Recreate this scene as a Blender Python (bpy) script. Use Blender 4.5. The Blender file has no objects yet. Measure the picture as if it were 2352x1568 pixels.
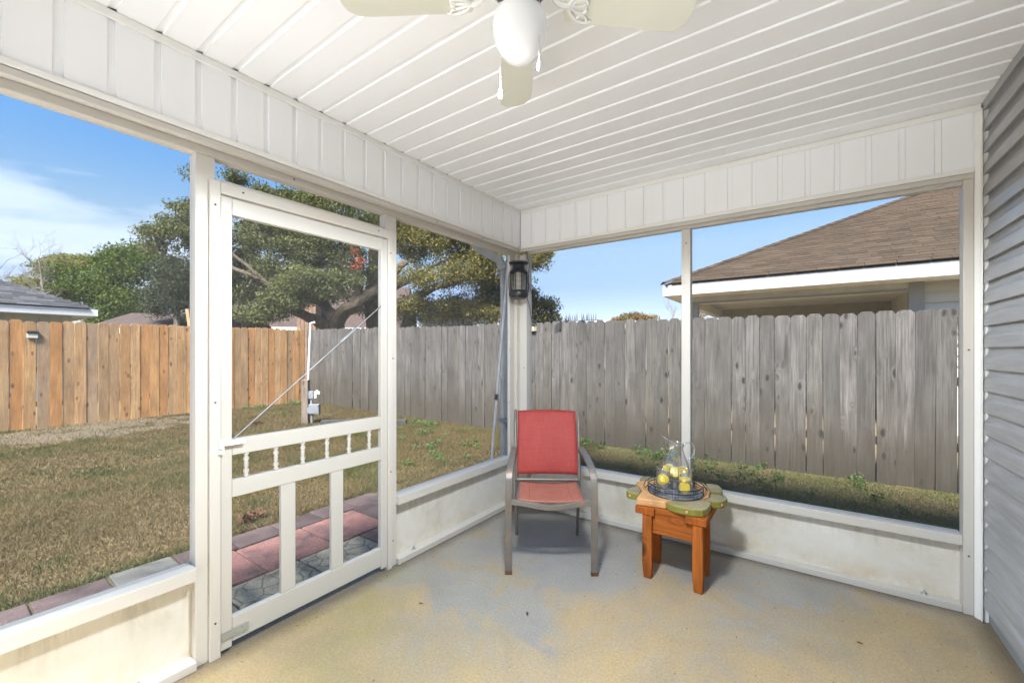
import bpy, bmesh, math, random
import numpy as np
from mathutils import Vector, Matrix

random.seed(7)
rng = np.random.default_rng(7)
sc = bpy.context.scene
col = sc.collection
R = math.radians

# ------------------------------------------------------------------ camera
CAM = Vector((2.10, -3.10, 1.34))
YAW = R(35.1)
FW = Vector((-math.sin(YAW), math.cos(YAW), 0)); RT = Vector((math.cos(YAW), math.sin(YAW), 0))
cd = bpy.data.cameras.new('camera'); cam = bpy.data.objects.new('camera', cd); col.objects.link(cam)
cam.location = CAM; cam.rotation_euler = (R(90), 0, YAW)
cd.sensor_width = 36; cd.lens = 36 * 963 / 2352; cd.shift_y = 24 / 2352
cd.clip_start = 0.05; cd.clip_end = 2000
sc.camera = cam

def at(x, y, d):
    """world point seen at photo pixel (x, y of 2352 x 1568) at depth d metres"""
    return CAM + (FW + RT * ((x - 1176) / 963) + Vector((0, 0, (808 - y) / 963))) * d

# ------------------------------------------------------------------ world, sun, exposure
SUN_DIR = Vector((-0.18, 0.58, -0.79)).normalized()      # travel direction of the sunlight
SUN_EL = math.asin(-SUN_DIR.z)
w = bpy.data.worlds.new('World'); sc.world = w; w.use_nodes = True
wt = w.node_tree; wt.nodes.clear()

def nd(nt, typ, ins=None, **props):
    n = nt.nodes.new(typ)
    for k, v in props.items(): setattr(n, k, v)
    for k, v in (ins or {}).items():
        s = n.inputs[k]
        if hasattr(v, 'is_output'): nt.links.new(v, s)
        else: s.default_value = v
    return n

def ramp(nt, fac, stops, interp='LINEAR'):
    n = nd(nt, 'ShaderNodeValToRGB', {'Fac': fac})
    n.color_ramp.interpolation = interp
    e = n.color_ramp.elements
    while len(e) < len(stops): e.new(0.5)
    for i, (p, c) in enumerate(stops):
        e[i].position = p
        e[i].color = (c, c, c, 1) if isinstance(c, (int, float)) else (*c[:3], 1)
    return n.outputs['Color']

def mixc(nt, fac, a, b, mode='MIX'):
    n = nd(nt, 'ShaderNodeMix', data_type='RGBA', blend_type=mode)
    for s, v in ((n.inputs[0], fac), (n.inputs[6], a), (n.inputs[7], b)):
        if hasattr(v, 'is_output'): nt.links.new(v, s)
        else: s.default_value = v if isinstance(v, (int, float)) else (*v[:3], 1)
    return n.outputs[2]

def math_(nt, op, a, b=0.0, c=0.0, clamp=False):
    n = nd(nt, 'ShaderNodeMath', {0: a, 1: b, 2: c}, operation=op, use_clamp=clamp)
    return n.outputs[0]

sky = nd(wt, 'ShaderNodeTexSky', sky_type='NISHITA', sun_disc=False, sun_elevation=SUN_EL,
         sun_rotation=math.atan2(-SUN_DIR.x, -SUN_DIR.y), air_density=1.0, dust_density=0.15, ozone_density=4.0)
SKY_STRENGTH = 0.0396
tc = nd(wt, 'ShaderNodeTexCoord')
sz = nd(wt, 'ShaderNodeSeparateXYZ', {0: tc.outputs['Generated']}).outputs[2]
tint = ramp(wt, sz, [(0.0, (0.60, 0.52, 0.56)), (0.15, (0.60, 0.54, 0.58)), (0.23, (0.84, 0.74, 0.62)), (0.36, (0.60, 0.80, 0.86)), (1.0, (0.58, 0.80, 0.88))])
skyc = mixc(wt, 1.0, sky.outputs[0], tint, 'MULTIPLY')
mp = nd(wt, 'ShaderNodeMapping', {'Vector': tc.outputs['Generated'], 'Scale': (1.6, 1.6, 9.0), 'Location': (0.3, 0.1, 0.0)})
cn = nd(wt, 'ShaderNodeTexNoise', {'Vector': mp.outputs[0], 'Scale': 1.6, 'Detail': 7.0, 'Roughness': 0.55, 'Distortion': 0.3}).outputs['Fac']
# a thin bank of cloud low in the west, wisps elsewhere
cbv = nd(wt, 'ShaderNodeMapping', {'Vector': tc.outputs['Generated'], 'Location': (2.70, -0.30, -1.75), 'Scale': (2.9, 2.9, 9.5)}).outputs[0]
cbd = nd(wt, 'ShaderNodeVectorMath', {0: cbv}, operation='LENGTH').outputs['Value']
bank = nd(wt, 'ShaderNodeMapRange', {'Value': cbd, 'From Min': 1.5, 'From Max': 0.2, 'To Max': 0.36}).outputs[0]
cl = ramp(wt, math_(wt, 'ADD', cn, bank), [(0.60, 0.0), (0.74, 0.55), (0.95, 0.85)])
cloud = mixc(wt, cl, skyc, (3.55, 4.1, 4.75))
bg = nd(wt, 'ShaderNodeBackground', {'Color': cloud, 'Strength': SKY_STRENGTH * 1.667})
nd(wt, 'ShaderNodeOutputWorld', {'Surface': bg.outputs[0]})

sd = bpy.data.lights.new('sun', 'SUN'); sun = bpy.data.objects.new('sun', sd); col.objects.link(sun)
sd.energy = 5.0; sd.angle = R(20); sd.color = (1.0, 0.965, 0.92)
sun.rotation_euler = SUN_DIR.to_track_quat('-Z', 'Y').to_euler(); sun.location = (3, -12, 9)

sc.view_settings.view_transform = 'Standard'; sc.view_settings.look = 'None'
sc.view_settings.gamma = 1.0; sc.view_settings.use_curve_mapping = False
sc.view_settings.exposure = 2.28
sc.render.engine = 'CYCLES'
try:
    sc.cycles.use_denoising = True; sc.cycles.denoiser = 'OPENIMAGEDENOISE'
except Exception: pass
sc.cycles.max_bounces = 10; sc.cycles.diffuse_bounces = 6; sc.cycles.transparent_max_bounces = 16
sc.cycles.sample_clamp_indirect = 6.0; sc.cycles.caustics_reflective = False; sc.cycles.caustics_refractive = False
GLOBE_GLOW = 0.02  # faint glow added to the fan globe
FILL_POWER = 52.0  # power of the added fill spot under the fan

# ------------------------------------------------------------------ materials
MATS = {}
def newmat(name):
    m = bpy.data.materials.new(name); m.use_nodes = True
    nt = m.node_tree; nt.nodes.clear()
    MATS[name] = m
    return m, nt

def finish(nt, color, rough=0.6, bump=None, bstr=0.3, bdist=0.01, spec=0.5, metallic=0.0, **extra):
    ins = {'Base Color': color if hasattr(color, 'is_output') else (*color[:3], 1), 'Roughness': rough,
           'Specular IOR Level': spec, 'Metallic': metallic}
    ins.update(extra)
    if bump is not None:
        b = nd(nt, 'ShaderNodeBump', {'Height': bump, 'Strength': bstr, 'Distance': bdist})
        ins['Normal'] = b.outputs[0]
    p = nd(nt, 'ShaderNodeBsdfPrincipled', ins)
    nd(nt, 'ShaderNodeOutputMaterial', {'Surface': p.outputs[0]})
    return p

def ocoord(nt, scale=(1, 1, 1), rand=True, which='Object'):
    t = nd(nt, 'ShaderNodeTexCoord').outputs[which]
    oi = nd(nt, 'ShaderNodeObjectInfo')
    if rand:
        off = nd(nt, 'ShaderNodeVectorMath', {0: oi.outputs['Random'], 1: (37.0, 61.0, 23.0)}, operation='MULTIPLY').outputs[0]
        t2 = nd(nt, 'ShaderNodeVectorMath', {0: t, 1: off}, operation='ADD').outputs[0]
    else: t2 = t
    m = nd(nt, 'ShaderNodeMapping', {'Vector': t2, 'Scale': scale}).outputs[0]
    return m, t, oi.outputs['Random']

def noise(nt, vec, scale, detail=4.0, rough=0.55, dist=0.0):
    return nd(nt, 'ShaderNodeTexNoise', {'Vector': vec, 'Scale': scale, 'Detail': detail, 'Roughness': rough, 'Distortion': dist}).outputs['Fac']

def sepz(nt, v):
    return nd(nt, 'ShaderNodeSeparateXYZ', {0: v}).outputs

def m_plain(name, c, rough=0.5, var=0.06, scale=6.0, bscale=60.0, bstr=0.08, metallic=0.0, spec=0.5):
    m, nt = newmat(name)
    v, t, r = ocoord(nt)
    f = noise(nt, v, scale, 6.0, 0.6)
    lo = [x * (1 - var * 2) for x in c]; hi = [min(1, x * (1 + var)) for x in c]
    finish(nt, ramp(nt, f, [(0.3, lo), (0.7, hi)]), rough, noise(nt, v, bscale, 3.0), bstr, 0.003, spec, metallic)
    return m

def m_dirtypaint(name, c, dirt, rough=0.45, amount=0.5, scale=2.6, speck=0.0):
    """painted surface with blotches of grime and fine dark specks"""
    m, nt = newmat(name)
    v, t, r = ocoord(nt, which='Object')
    a = noise(nt, v, scale, 9.0, 0.68, 0.4)
    f = ramp(nt, a, [(0.52, 0.0), (0.80, amount)])
    base = mixc(nt, f, c, dirt)
    v2, _, _ = ocoord(nt)
    vo = nd(nt, 'ShaderNodeTexVoronoi', {'Vector': v2, 'Scale': 22.0, 'Randomness': 1.0}).outputs['Distance']
    sp = ramp(nt, vo, [(0.02, 1.0), (0.07, 0.0)])
    gate = ramp(nt, noise(nt, v2, 3.0), [(0.55, 0.0), (0.62, 1.0)])
    sm = math_(nt, 'MULTIPLY', sp, gate); sm = math_(nt, 'MULTIPLY', sm, speck)
    base = mixc(nt, sm, base, (0.16, 0.09, 0.05))
    finish(nt, base, rough, noise(nt, v, 45.0, 4.0), 0.10, 0.003)
    return m

M_SOFFIT = m_dirtypaint('soffit_vinyl', (0.89, 0.90, 0.915), (0.76, 0.76, 0.74), 0.40, 0.35, 1.2, 0.25)
M_FRAME = m_dirtypaint('cream_painted_wood', (0.58, 0.555, 0.505), (0.62, 0.52, 0.38), 0.45, 0.38, 2.2, 0.6)
M_DOOR = m_dirtypaint('white_door_paint', (0.54, 0.52, 0.475), (0.66, 0.58, 0.46), 0.30, 0.25, 2.2, 0.35)
M_TRIM = m_dirtypaint('white_trim_vinyl', (0.83, 0.83, 0.80), (0.68, 0.66, 0.58), 0.32, 0.3, 2.0, 0.2)
M_FANWHITE = m_plain('fan_white_enamel', (0.86, 0.86, 0.85), 0.25, 0.02)
M_BLADE = m_plain('sage_blade_paint', (0.74, 0.75, 0.65), 0.38, 0.03, 3.0)
M_FANDARK = m_plain('fan_motor_grille', (0.10, 0.12, 0.17), 0.4, 0.1)
M_CHAIN = m_plain('nickel_chain', (0.72, 0.66, 0.58), 0.3, 0.1, metallic=0.9)
M_BLACK = m_plain('black_wire_enamel', (0.018, 0.018, 0.02), 0.35, 0.2)
M_BLACKPL = m_plain('black_plastic', (0.022, 0.023, 0.025), 0.38, 0.2)
M_SLATE = m_plain('tray_slate', (0.24, 0.25, 0.27), 0.35, 0.2)
M_TUBE = m_plain('pale_uv_tube', (0.86, 0.80, 0.66), 0.25, 0.05)
M_TWINE = m_plain('jute_twine', (0.42, 0.31, 0.19), 0.9, 0.2)
M_GALV = m_plain('galvanised_steel', (0.52, 0.55, 0.56), 0.38, 0.15, 9.0, metallic=0.7)
M_GREYPL = m_plain('grey_pvc', (0.14, 0.155, 0.17), 0.5, 0.1, 8.0)
M_POLE = m_plain('grey_aluminium_pole', (0.50, 0.52, 0.53), 0.4, 0.1, 8.0)
M_ROD = m_plain('dull_steel_rod', (0.26, 0.27, 0.28), 0.5, 0.15, 9.0, metallic=0.4)
M_PVC = m_plain('white_pvc', (0.80, 0.80, 0.78), 0.4, 0.05)
M_RUSTSCREW = m_plain('rusty_screw', (0.20, 0.09, 0.045), 0.7, 0.3, 40.0, metallic=0.4)
M_NFASCIA = m_dirtypaint('neighbour_fascia_paint', (0.30, 0.30, 0.28), (0.58, 0.56, 0.48), 0.5, 0.35, 1.5, 0.2)
M_NSOFFIT = m_plain('neighbour_beam_paint', (0.70, 0.69, 0.64), 0.6, 0.08, 3.0)
M_NSIDING = m_plain('neighbour_siding_vinyl', (0.60, 0.59, 0.54), 0.5, 0.05, 3.0)
M_NDARK = m_plain('neighbour_porch_wall', (0.36, 0.335, 0.28), 0.8, 0.1, 3.0)
M_GREYWALL = m_plain('grey_panel_wall', (0.30, 0.33, 0.34), 0.7, 0.08, 3.0)
M_FFASCIA = m_plain('pale_fascia_paint', (0.66, 0.70, 0.73), 0.5, 0.05, 3.0)
M_SPOUT = m_plain('weathered_grey_paint', (0.34, 0.345, 0.35), 0.55, 0.12, 7.0)
M_TIMBER = m_plain('weathered_timber', (0.035, 0.037, 0.041), 0.85, 0.25, 12.0, bstr=0.3)
M_BRICK = m_plain('brown_brick_wall', (0.17, 0.105, 0.07), 0.9, 0.2, 8.0)
M_SOLARP = m_plain('solar_panel_black', (0.02, 0.022, 0.03), 0.2, 0.1)
M_SOLARB = m_plain('solar_lamp_lens', (0.55, 0.50, 0.34), 0.35, 0.1)
M_PLAQUE = m_plain('pale_lamp_plate', (0.55, 0.57, 0.48), 0.4, 0.1)

def m_kick(name):
    m, nt = newmat(name)
    v, t, r = ocoord(nt, rand=False)
    o = sepz(nt, t)
    blot = noise(nt, v, 1.8, 9.0, 0.7, 0.3)
    base = ramp(nt, blot, [(0.34, (0.76, 0.74, 0.68)), (0.52, (0.68, 0.65, 0.57)), (0.70, (0.50, 0.46, 0.37))])
    # mildew runs that start under the sill and have their own ragged lengths
    vs = nd(nt, 'ShaderNodeMapping', {'Vector': t, 'Scale': (26.0, 26.0, 2.0)}).outputs[0]
    st = noise(nt, vs, 1.0, 5.0, 0.7)
    top = nd(nt, 'ShaderNodeMapRange', {'Value': o[2], 'From Min': 0.14, 'From Max': 0.37}).outputs[0]
    run = math_(nt, 'MULTIPLY', ramp(nt, st, [(0.46, 0.0), (0.72, 0.55)]), math_(nt, 'POWER', top, 2.0))
    base = mixc(nt, run, base, (0.20, 0.185, 0.16))
    # ochre splash marks
    sp = math_(nt, 'MULTIPLY', ramp(nt, noise(nt, v, 5.0, 8.0, 0.7), [(0.44, 0.0), (0.66, 0.7)]),
               nd(nt, 'ShaderNodeMapRange', {'Value': o[2], 'From Min': 0.17, 'From Max': 0.03}).outputs[0])
    base = mixc(nt, sp, base, (0.56, 0.40, 0.20))
    vo = nd(nt, 'ShaderNodeTexVoronoi', {'Vector': t, 'Scale': 34.0}).outputs['Distance']
    gate = ramp(nt, noise(nt, t, 3.3), [(0.52, 0.0), (0.66, 0.8)])
    base = mixc(nt, math_(nt, 'MULTIPLY', ramp(nt, vo, [(0.04, 1.0), (0.12, 0.0)]), gate), base, (0.22, 0.20, 0.17))
    finish(nt, base, 0.6, noise(nt, v, 30.0, 6.0), 0.15, 0.004)
    return m
M_KICK = m_kick('stained_kick_board')

def m_siding():
    m, nt = newmat('grey_vinyl_siding')
    v, t, r = ocoord(nt)
    vs = nd(nt, 'ShaderNodeMapping', {'Vector': v, 'Scale': (1.0, 1.2, 16.0)}).outputs[0]
    g = noise(nt, vs, 4.0, 5.0, 0.6)
    c = ramp(nt, g, [(0.3, (0.29, 0.294, 0.302)), (0.7, (0.385, 0.39, 0.398))])
    finish(nt, c, 0.33, noise(nt, nd(nt, 'ShaderNodeMapping', {'Vector': v, 'Scale': (1, 3, 40)}).outputs[0], 5.0), 0.10, 0.003, 0.55)
    return m
M_SIDING = m_siding()

def m_floor():
    m, nt = newmat('worn_painted_concrete')
    t = nd(nt, 'ShaderNodeTexCoord').outputs['Object']
    o = sepz(nt, t)
    n1 = noise(nt, t, 1.1, 10.0, 0.66, 0.5)
    n2 = noise(nt, t, 3.4, 10.0, 0.72, 0.3)
    n3 = noise(nt, t, 14.0, 8.0, 0.75)
    # where the grey paint has gone: the trodden middle of the porch, fading to the corner
    d = math_(nt, 'ADD', math_(nt, 'MULTIPLY', o[0], 0.23), math_(nt, 'MULTIPLY', o[1], -0.42))
    wear = math_(nt, 'ADD', math_(nt, 'MULTIPLY', n1, 2.5), d)
    wear = math_(nt, 'ADD', wear, math_(nt, 'MULTIPLY', n2, 0.9))
    wear = math_(nt, 'ADD', wear, math_(nt, 'MULTIPLY', n3, 0.55))
    wear = math_(nt, 'SUBTRACT', wear, 2.12)
    wm = ramp(nt, wear, [(0.45, 0.0), (0.50, 0.45), (0.66, 0.66), (0.80, 0.88), (1.0, 0.97)])
    grey = ramp(nt, noise(nt, t, 2.2, 9.0, 0.65), [(0.28, (0.27, 0.255, 0.225)), (0.5, (0.315, 0.30, 0.268)), (0.72, (0.355, 0.335, 0.29))])
    tan = ramp(nt, noise(nt, t, 1.7, 9.0, 0.7, 0.6), [(0.28, (0.33, 0.265, 0.165)), (0.5, (0.42, 0.315, 0.17)), (0.74, (0.49, 0.355, 0.175))])
    c = mixc(nt, wm, grey, tan)
    # algae along the door side
    gx = nd(nt, 'ShaderNodeMapRange', {'Value': o[0], 'From Min': 1.15, 'From Max': 0.1}).outputs[0]
    gy = nd(nt, 'ShaderNodeMapRange', {'Value': o[1], 'From Min': -0.9, 'From Max': -1.7}).outputs[0]
    ga = math_(nt, 'MULTIPLY', math_(nt, 'MULTIPLY', gx, gy), ramp(nt, noise(nt, t, 2.3, 9.0, 0.7, 0.4), [(0.40, 0.0), (0.70, 0.9)]))
    c = mixc(nt, ga, c, (0.30, 0.27, 0.10))
    # dirt stains and small scraps
    st = ramp(nt, noise(nt, t, 1.6, 10.0, 0.72, 1.0), [(0.56, 0.0), (0.72, 0.5)])
    c = mixc(nt, st, c, (0.30, 0.25, 0.18))
    vo = nd(nt, 'ShaderNodeTexVoronoi', {'Vector': t, 'Scale': 8.0}).outputs['Distance']
    vn = math_(nt, 'ADD', vo, math_(nt, 'MULTIPLY', n3, 0.10))
    sp = math_(nt, 'MULTIPLY', ramp(nt, vn, [(0.06, 1.0), (0.115, 0.0)]), ramp(nt, noise(nt, t, 2.7), [(0.46, 0.0), (0.6, 0.85)]))
    c = mixc(nt, sp, c, (0.16, 0.14, 0.11))
    # grime gathered along the base plates, hairline cracks
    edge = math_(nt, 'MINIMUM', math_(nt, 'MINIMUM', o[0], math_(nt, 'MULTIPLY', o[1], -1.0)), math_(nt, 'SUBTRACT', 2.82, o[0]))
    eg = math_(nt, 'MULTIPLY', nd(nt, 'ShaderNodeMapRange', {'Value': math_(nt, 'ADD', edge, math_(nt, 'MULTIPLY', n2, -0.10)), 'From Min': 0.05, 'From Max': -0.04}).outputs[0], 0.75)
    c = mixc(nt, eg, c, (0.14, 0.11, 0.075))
    sc2 = noise(nt, nd(nt, 'ShaderNodeMapping', {'Vector': t, 'Rotation': (0, 0, 0.5), 'Scale': (2.0, 38.0, 1.0)}).outputs[0], 1.0, 4.0, 0.7)
    c = mixc(nt, math_(nt, 'MULTIPLY', ramp(nt, sc2, [(0.66, 0.0), (0.76, 0.5)]), ramp(nt, noise(nt, t, 1.9, 2.0), [(0.50, 0.0), (0.62, 1.0)])), c, (0.22, 0.20, 0.175))
    fine = ramp(nt, noise(nt, t, 90.0, 4.0, 0.7), [(0.3, 0.78), (0.7, 1.16)])
    c = mixc(nt, 1.0, c, fine, 'MULTIPLY')
    rough = ramp(nt, wm, [(0.0, 0.42), (1.0, 0.72)])
    h = math_(nt, 'ADD', math_(nt, 'MULTIPLY', n3, 0.5), math_(nt, 'MULTIPLY', noise(nt, t, 80.0, 5.0), 0.5))
    finish(nt, c, rough, h, 0.22, 0.006)
    return m
M_FLOOR = m_floor()

def m_wood(name, cols, dark, knotc, stain=None, bot=None):
    m, nt = newmat(name)
    v, t, r = ocoord(nt)
    s = sepz(nt, v)
    flat = nd(nt, 'ShaderNodeCombineXYZ', {0: math_(nt, 'ADD', s[0], s[1]), 1: 0.0, 2: s[2]}).outputs[0]
    kv = nd(nt, 'ShaderNodeMapping', {'Vector': flat, 'Scale': (8.0, 1.0, 3.6)}).outputs[0]
    vor = nd(nt, 'ShaderNodeTexVoronoi', {'Vector': kv, 'Scale': 1.0, 'Randomness': 1.0}, voronoi_dimensions='3D').outputs['Distance']
    near = ramp(nt, vor, [(0.0, 1.0), (0.34, 0.0)])
    gv = nd(nt, 'ShaderNodeMapping', {'Vector': flat, 'Scale': (30.0, 1.0, 0.9)}).outputs[0]
    gv2 = nd(nt, 'ShaderNodeVectorMath', {0: gv, 1: nd(nt, 'ShaderNodeVectorMath', {0: near, 1: (4.0, 0.0, 1.0)}, operation='MULTIPLY').outputs[0]}, operation='ADD').outputs[0]
    grain = noise(nt, gv2, 1.6, 6.0, 0.62, 0.6)
    fine = noise(nt, nd(nt, 'ShaderNodeMapping', {'Vector': flat, 'Scale': (150.0, 1.0, 4.0)}).outputs[0], 1.0, 4.0, 0.6)
    base = ramp(nt, r, [(i / len(cols), c) for i, c in enumerate(cols)], 'CONSTANT')
    base = mixc(nt, ramp(nt, grain, [(0.40, 0.85), (0.58, 0.0)]), base, dark)
    base = mixc(nt, 0.55, base, mixc(nt, 1.0, base, ramp(nt, fine, [(0.32, 0.45), (0.68, 1.5)]), 'MULTIPLY'))
    blot = noise(nt, nd(nt, 'ShaderNodeMapping', {'Vector': flat, 'Scale': (5.0, 1.0, 1.6)}).outputs[0], 1.0, 6.0, 0.6)
    base = mixc(nt, 1.0, base, ramp(nt, blot, [(0.3, 0.66), (0.7, 1.26)]), 'MULTIPLY')
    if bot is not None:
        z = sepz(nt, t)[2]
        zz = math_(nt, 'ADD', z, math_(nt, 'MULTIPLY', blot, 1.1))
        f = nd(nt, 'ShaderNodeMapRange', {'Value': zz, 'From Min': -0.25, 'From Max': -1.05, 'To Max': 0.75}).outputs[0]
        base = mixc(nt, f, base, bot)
    k = ramp(nt, vor, [(0.06, 1.0), (0.13, 0.75), (0.20, 0.0)])
    keep = ramp(nt, noise(nt, kv, 0.6, 1.0), [(0.43, 0.0), (0.50, 1.0)])
    base = mixc(nt, math_(nt, 'MULTIPLY', k, keep), base, knotc)
    finish(nt, base, 0.82, math_(nt, 'ADD', grain, fine), 0.35, 0.004, 0.3)
    return m
M_PINE = m_wood('new_pine_picket', [(0.415, 0.256, 0.112), (0.439, 0.237, 0.089), (0.313, 0.214, 0.115), (0.395, 0.185, 0.058), (0.426, 0.267, 0.131), (0.263, 0.202, 0.137), (0.377, 0.208, 0.081)],
                (0.30, 0.17, 0.08), (0.13, 0.06, 0.03))
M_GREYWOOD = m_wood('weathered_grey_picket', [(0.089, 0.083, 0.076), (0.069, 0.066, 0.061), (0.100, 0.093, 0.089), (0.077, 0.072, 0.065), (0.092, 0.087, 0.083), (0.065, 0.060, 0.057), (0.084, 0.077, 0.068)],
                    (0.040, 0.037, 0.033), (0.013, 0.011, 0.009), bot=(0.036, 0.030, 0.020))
M_REDWOOD = m_wood('orange_stained_pine', [(0.361, 0.098, 0.013), (0.404, 0.117, 0.018), (0.344, 0.090, 0.011)], (0.25, 0.065, 0.008), (0.06, 0.02, 0.01))
M_POSTWOOD = m_wood('grey_brown_post', [(0.14, 0.112, 0.09), (0.13, 0.107, 0.09)], (0.08, 0.063, 0.05), (0.04, 0.03, 0.025))
M_SLAB = m_plain('bounce_slab_pale', (0.72, 0.725, 0.73), 0.85, 0.08, 2.0)  # pale so the added slab reflects sunlight into the porch
M_PEACH = m_plain('worn_peach_paint', (0.66, 0.36, 0.15), 0.6, 0.16, 9.0)
def m_worn(name, side, top):
    m, nt = newmat(name)
    v, t, r = ocoord(nt)
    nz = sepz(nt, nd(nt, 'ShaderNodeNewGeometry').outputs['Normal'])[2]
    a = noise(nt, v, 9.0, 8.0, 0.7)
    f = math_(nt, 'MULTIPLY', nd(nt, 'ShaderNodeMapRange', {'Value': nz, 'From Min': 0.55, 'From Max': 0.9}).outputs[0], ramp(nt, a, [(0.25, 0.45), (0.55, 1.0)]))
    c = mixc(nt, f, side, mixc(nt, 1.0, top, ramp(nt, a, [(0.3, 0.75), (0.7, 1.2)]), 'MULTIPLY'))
    finish(nt, c, 0.5, noise(nt, v, 50.0), 0.15, 0.003)
    return m
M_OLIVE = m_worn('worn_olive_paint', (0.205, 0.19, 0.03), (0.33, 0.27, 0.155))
M_RUSTMETAL = None
def m_rustmetal():
    m, nt = newmat('rust_spotted_taupe_metal')
    v, t, r = ocoord(nt)
    f = ramp(nt, noise(nt, v, 16.0, 8.0, 0.72), [(0.57, 0.0), (0.66, 0.9)])
    c = mixc(nt, f, ramp(nt, noise(nt, v, 5.0), [(0.3, (0.145, 0.13, 0.115)), (0.7, (0.215, 0.195, 0.175))]), (0.38, 0.17, 0.06))
    finish(nt, c, 0.42, noise(nt, v, 60.0), 0.1, 0.002, 0.5, 0.25)
    return m
M_RUSTMETAL = m_rustmetal()

def m_sling(name, c1, c2):
    m, nt = newmat(name)
    t = nd(nt, 'ShaderNodeTexCoord').outputs['Object']
    a = noise(nt, nd(nt, 'ShaderNodeMapping', {'Vector': t, 'Scale': (5.0, 5.0, 160.0)}).outputs[0], 2.0, 3.0)
    b = noise(nt, nd(nt, 'ShaderNodeMapping', {'Vector': t, 'Scale': (160.0, 5.0, 5.0)}).outputs[0], 2.0, 3.0)
    f = math_(nt, 'MULTIPLY', math_(nt, 'ADD', a, b), 0.5)
    blot = noise(nt, t, 4.0, 6.0)
    c = ramp(nt, math_(nt, 'ADD', math_(nt, 'MULTIPLY', f, 0.7), math_(nt, 'MULTIPLY', blot, 0.3)), [(0.36, c1), (0.62, c2)])
    p = nd(nt, 'ShaderNodeBsdfPrincipled', {'Base Color': c, 'Roughness': 0.6, 'Specular IOR Level': 0.3,
           'Normal': nd(nt, 'ShaderNodeBump', {'Height': f, 'Strength': 0.25, 'Distance': 0.002}).outputs[0]})
    tr = nd(nt, 'ShaderNodeBsdfTranslucent', {'Color': c})
    tp = nd(nt, 'ShaderNodeBsdfTransparent', {'Color': c})
    m1 = nd(nt, 'ShaderNodeMixShader', {0: 0.22, 1: p.outputs[0], 2: tr.outputs[0]})
    m2 = nd(nt, 'ShaderNodeMixShader', {0: 0.10, 1: m1.outputs[0], 2: tp.outputs[0]})
    nd(nt, 'ShaderNodeOutputMaterial', {'Surface': m2.outputs[0]})
    return m
M_SLINGRED = m_sling('red_sling_mesh', (0.40, 0.052, 0.048), (0.53, 0.100, 0.084))
M_SLINGFADED = m_sling('faded_salmon_sling_mesh', (0.47, 0.165, 0.115), (0.58, 0.24, 0.175))

def m_thin(name, tint=(0.97, 0.985, 0.98), edge=(0.62, 0.68, 0.67), refl=0.06):
    m, nt = newmat(name)
    lw = nd(nt, 'ShaderNodeLayerWeight', {'Blend': 0.35}).outputs['Facing']
    lw3 = math_(nt, 'POWER', lw, 2.5)
    tp = nd(nt, 'ShaderNodeBsdfTransparent', {'Color': mixc(nt, lw3, tint, edge)})
    gl = nd(nt, 'ShaderNodeBsdfGlossy', {'Color': (1, 1, 1, 1), 'Roughness': 0.03})
    f = math_(nt, 'ADD', math_(nt, 'MULTIPLY', lw3, 0.95), refl, clamp=True)
    mx = nd(nt, 'ShaderNodeMixShader', {0: f, 1: tp.outputs[0], 2: gl.outputs[0]})
    nd(nt, 'ShaderNodeOutputMaterial', {'Surface': mx.outputs[0]})
    return m
M_GLASS = m_thin('clear_glass', (0.985, 0.99, 0.99), (0.74, 0.78, 0.78), 0.085)
M_GLASSTHICK = m_thin('thick_glass', (0.93, 0.95, 0.95), (0.70, 0.75, 0.75), 0.30)
M_WATER = m_thin('water', (0.985, 0.99, 0.985), (0.86, 0.88, 0.86), 0.04)

def m_globe():
    m, nt = newmat('white_glass_globe')
    p = nd(nt, 'ShaderNodeBsdfPrincipled', {'Base Color': (0.74, 0.74, 0.73, 1), 'Roughness': 0.12,
           'Emission Color': (0.94, 1.0, 1.07, 1), 'Emission Strength': GLOBE_GLOW})
    nd(nt, 'ShaderNodeOutputMaterial', {'Surface': p.outputs[0]})
    return m
M_GLOBE = m_globe()

def m_lemon():
    m, nt = newmat('lemon_flesh')
    t = nd(nt, 'ShaderNodeTexCoord').outputs['Object']
    o = sepz(nt, t)
    ang = math_(nt, 'ARCTAN2', o[1], o[0])
    seg = math_(nt, 'ABSOLUTE', math_(nt, 'SINE', math_(nt, 'MULTIPLY', ang, 4.5)))
    rad = nd(nt, 'ShaderNodeVectorMath', {0: t}, operation='LENGTH').outputs['Value']
    pith = ramp(nt, seg, [(0.06, 1.0), (0.22, 0.0)])
    ring = ramp(nt, rad, [(0.0, 0.9), (0.003, 0.0), (0.0225, 0.0), (0.0250, 1.0)])
    f = math_(nt, 'MAXIMUM', pith, ring)
    c = mixc(nt, f, ramp(nt, noise(nt, t, 300.0), [(0.3, (0.90, 0.60, 0.008)), (0.7, (0.93, 0.70, 0.02))]), (0.93, 0.76, 0.18))
    finish(nt, c, 0.3, noise(nt, t, 400.0), 0.3, 0.001)
    return m
M_LEMON = m_lemon()
M_RIND = m_plain('lemon_rind', (0.93, 0.66, 0.008), 0.4, 0.06, 60.0)

def m_ground():
    m, nt = newmat('lawn_soil')
    t = nd(nt, 'ShaderNodeTexCoord').outputs['Object']
    a = noise(nt, t, 0.9, 9.0, 0.7, 0.3)
    b = noise(nt, t, 24.0, 8.0, 0.75)
    c = ramp(nt, a, [(0.300, (0.10, 0.078, 0.046)), (0.5, (0.13, 0.10, 0.06)), (0.72, (0.085, 0.08, 0.035))])
    c = mixc(nt, 1.0, c, ramp(nt, b, [(0.25, 0.5), (0.75, 1.5)]), 'MULTIPLY')
    finish(nt, c, 0.95, b, 0.6, 0.02, 0.2)
    return m
M_GROUND = m_ground()

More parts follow.
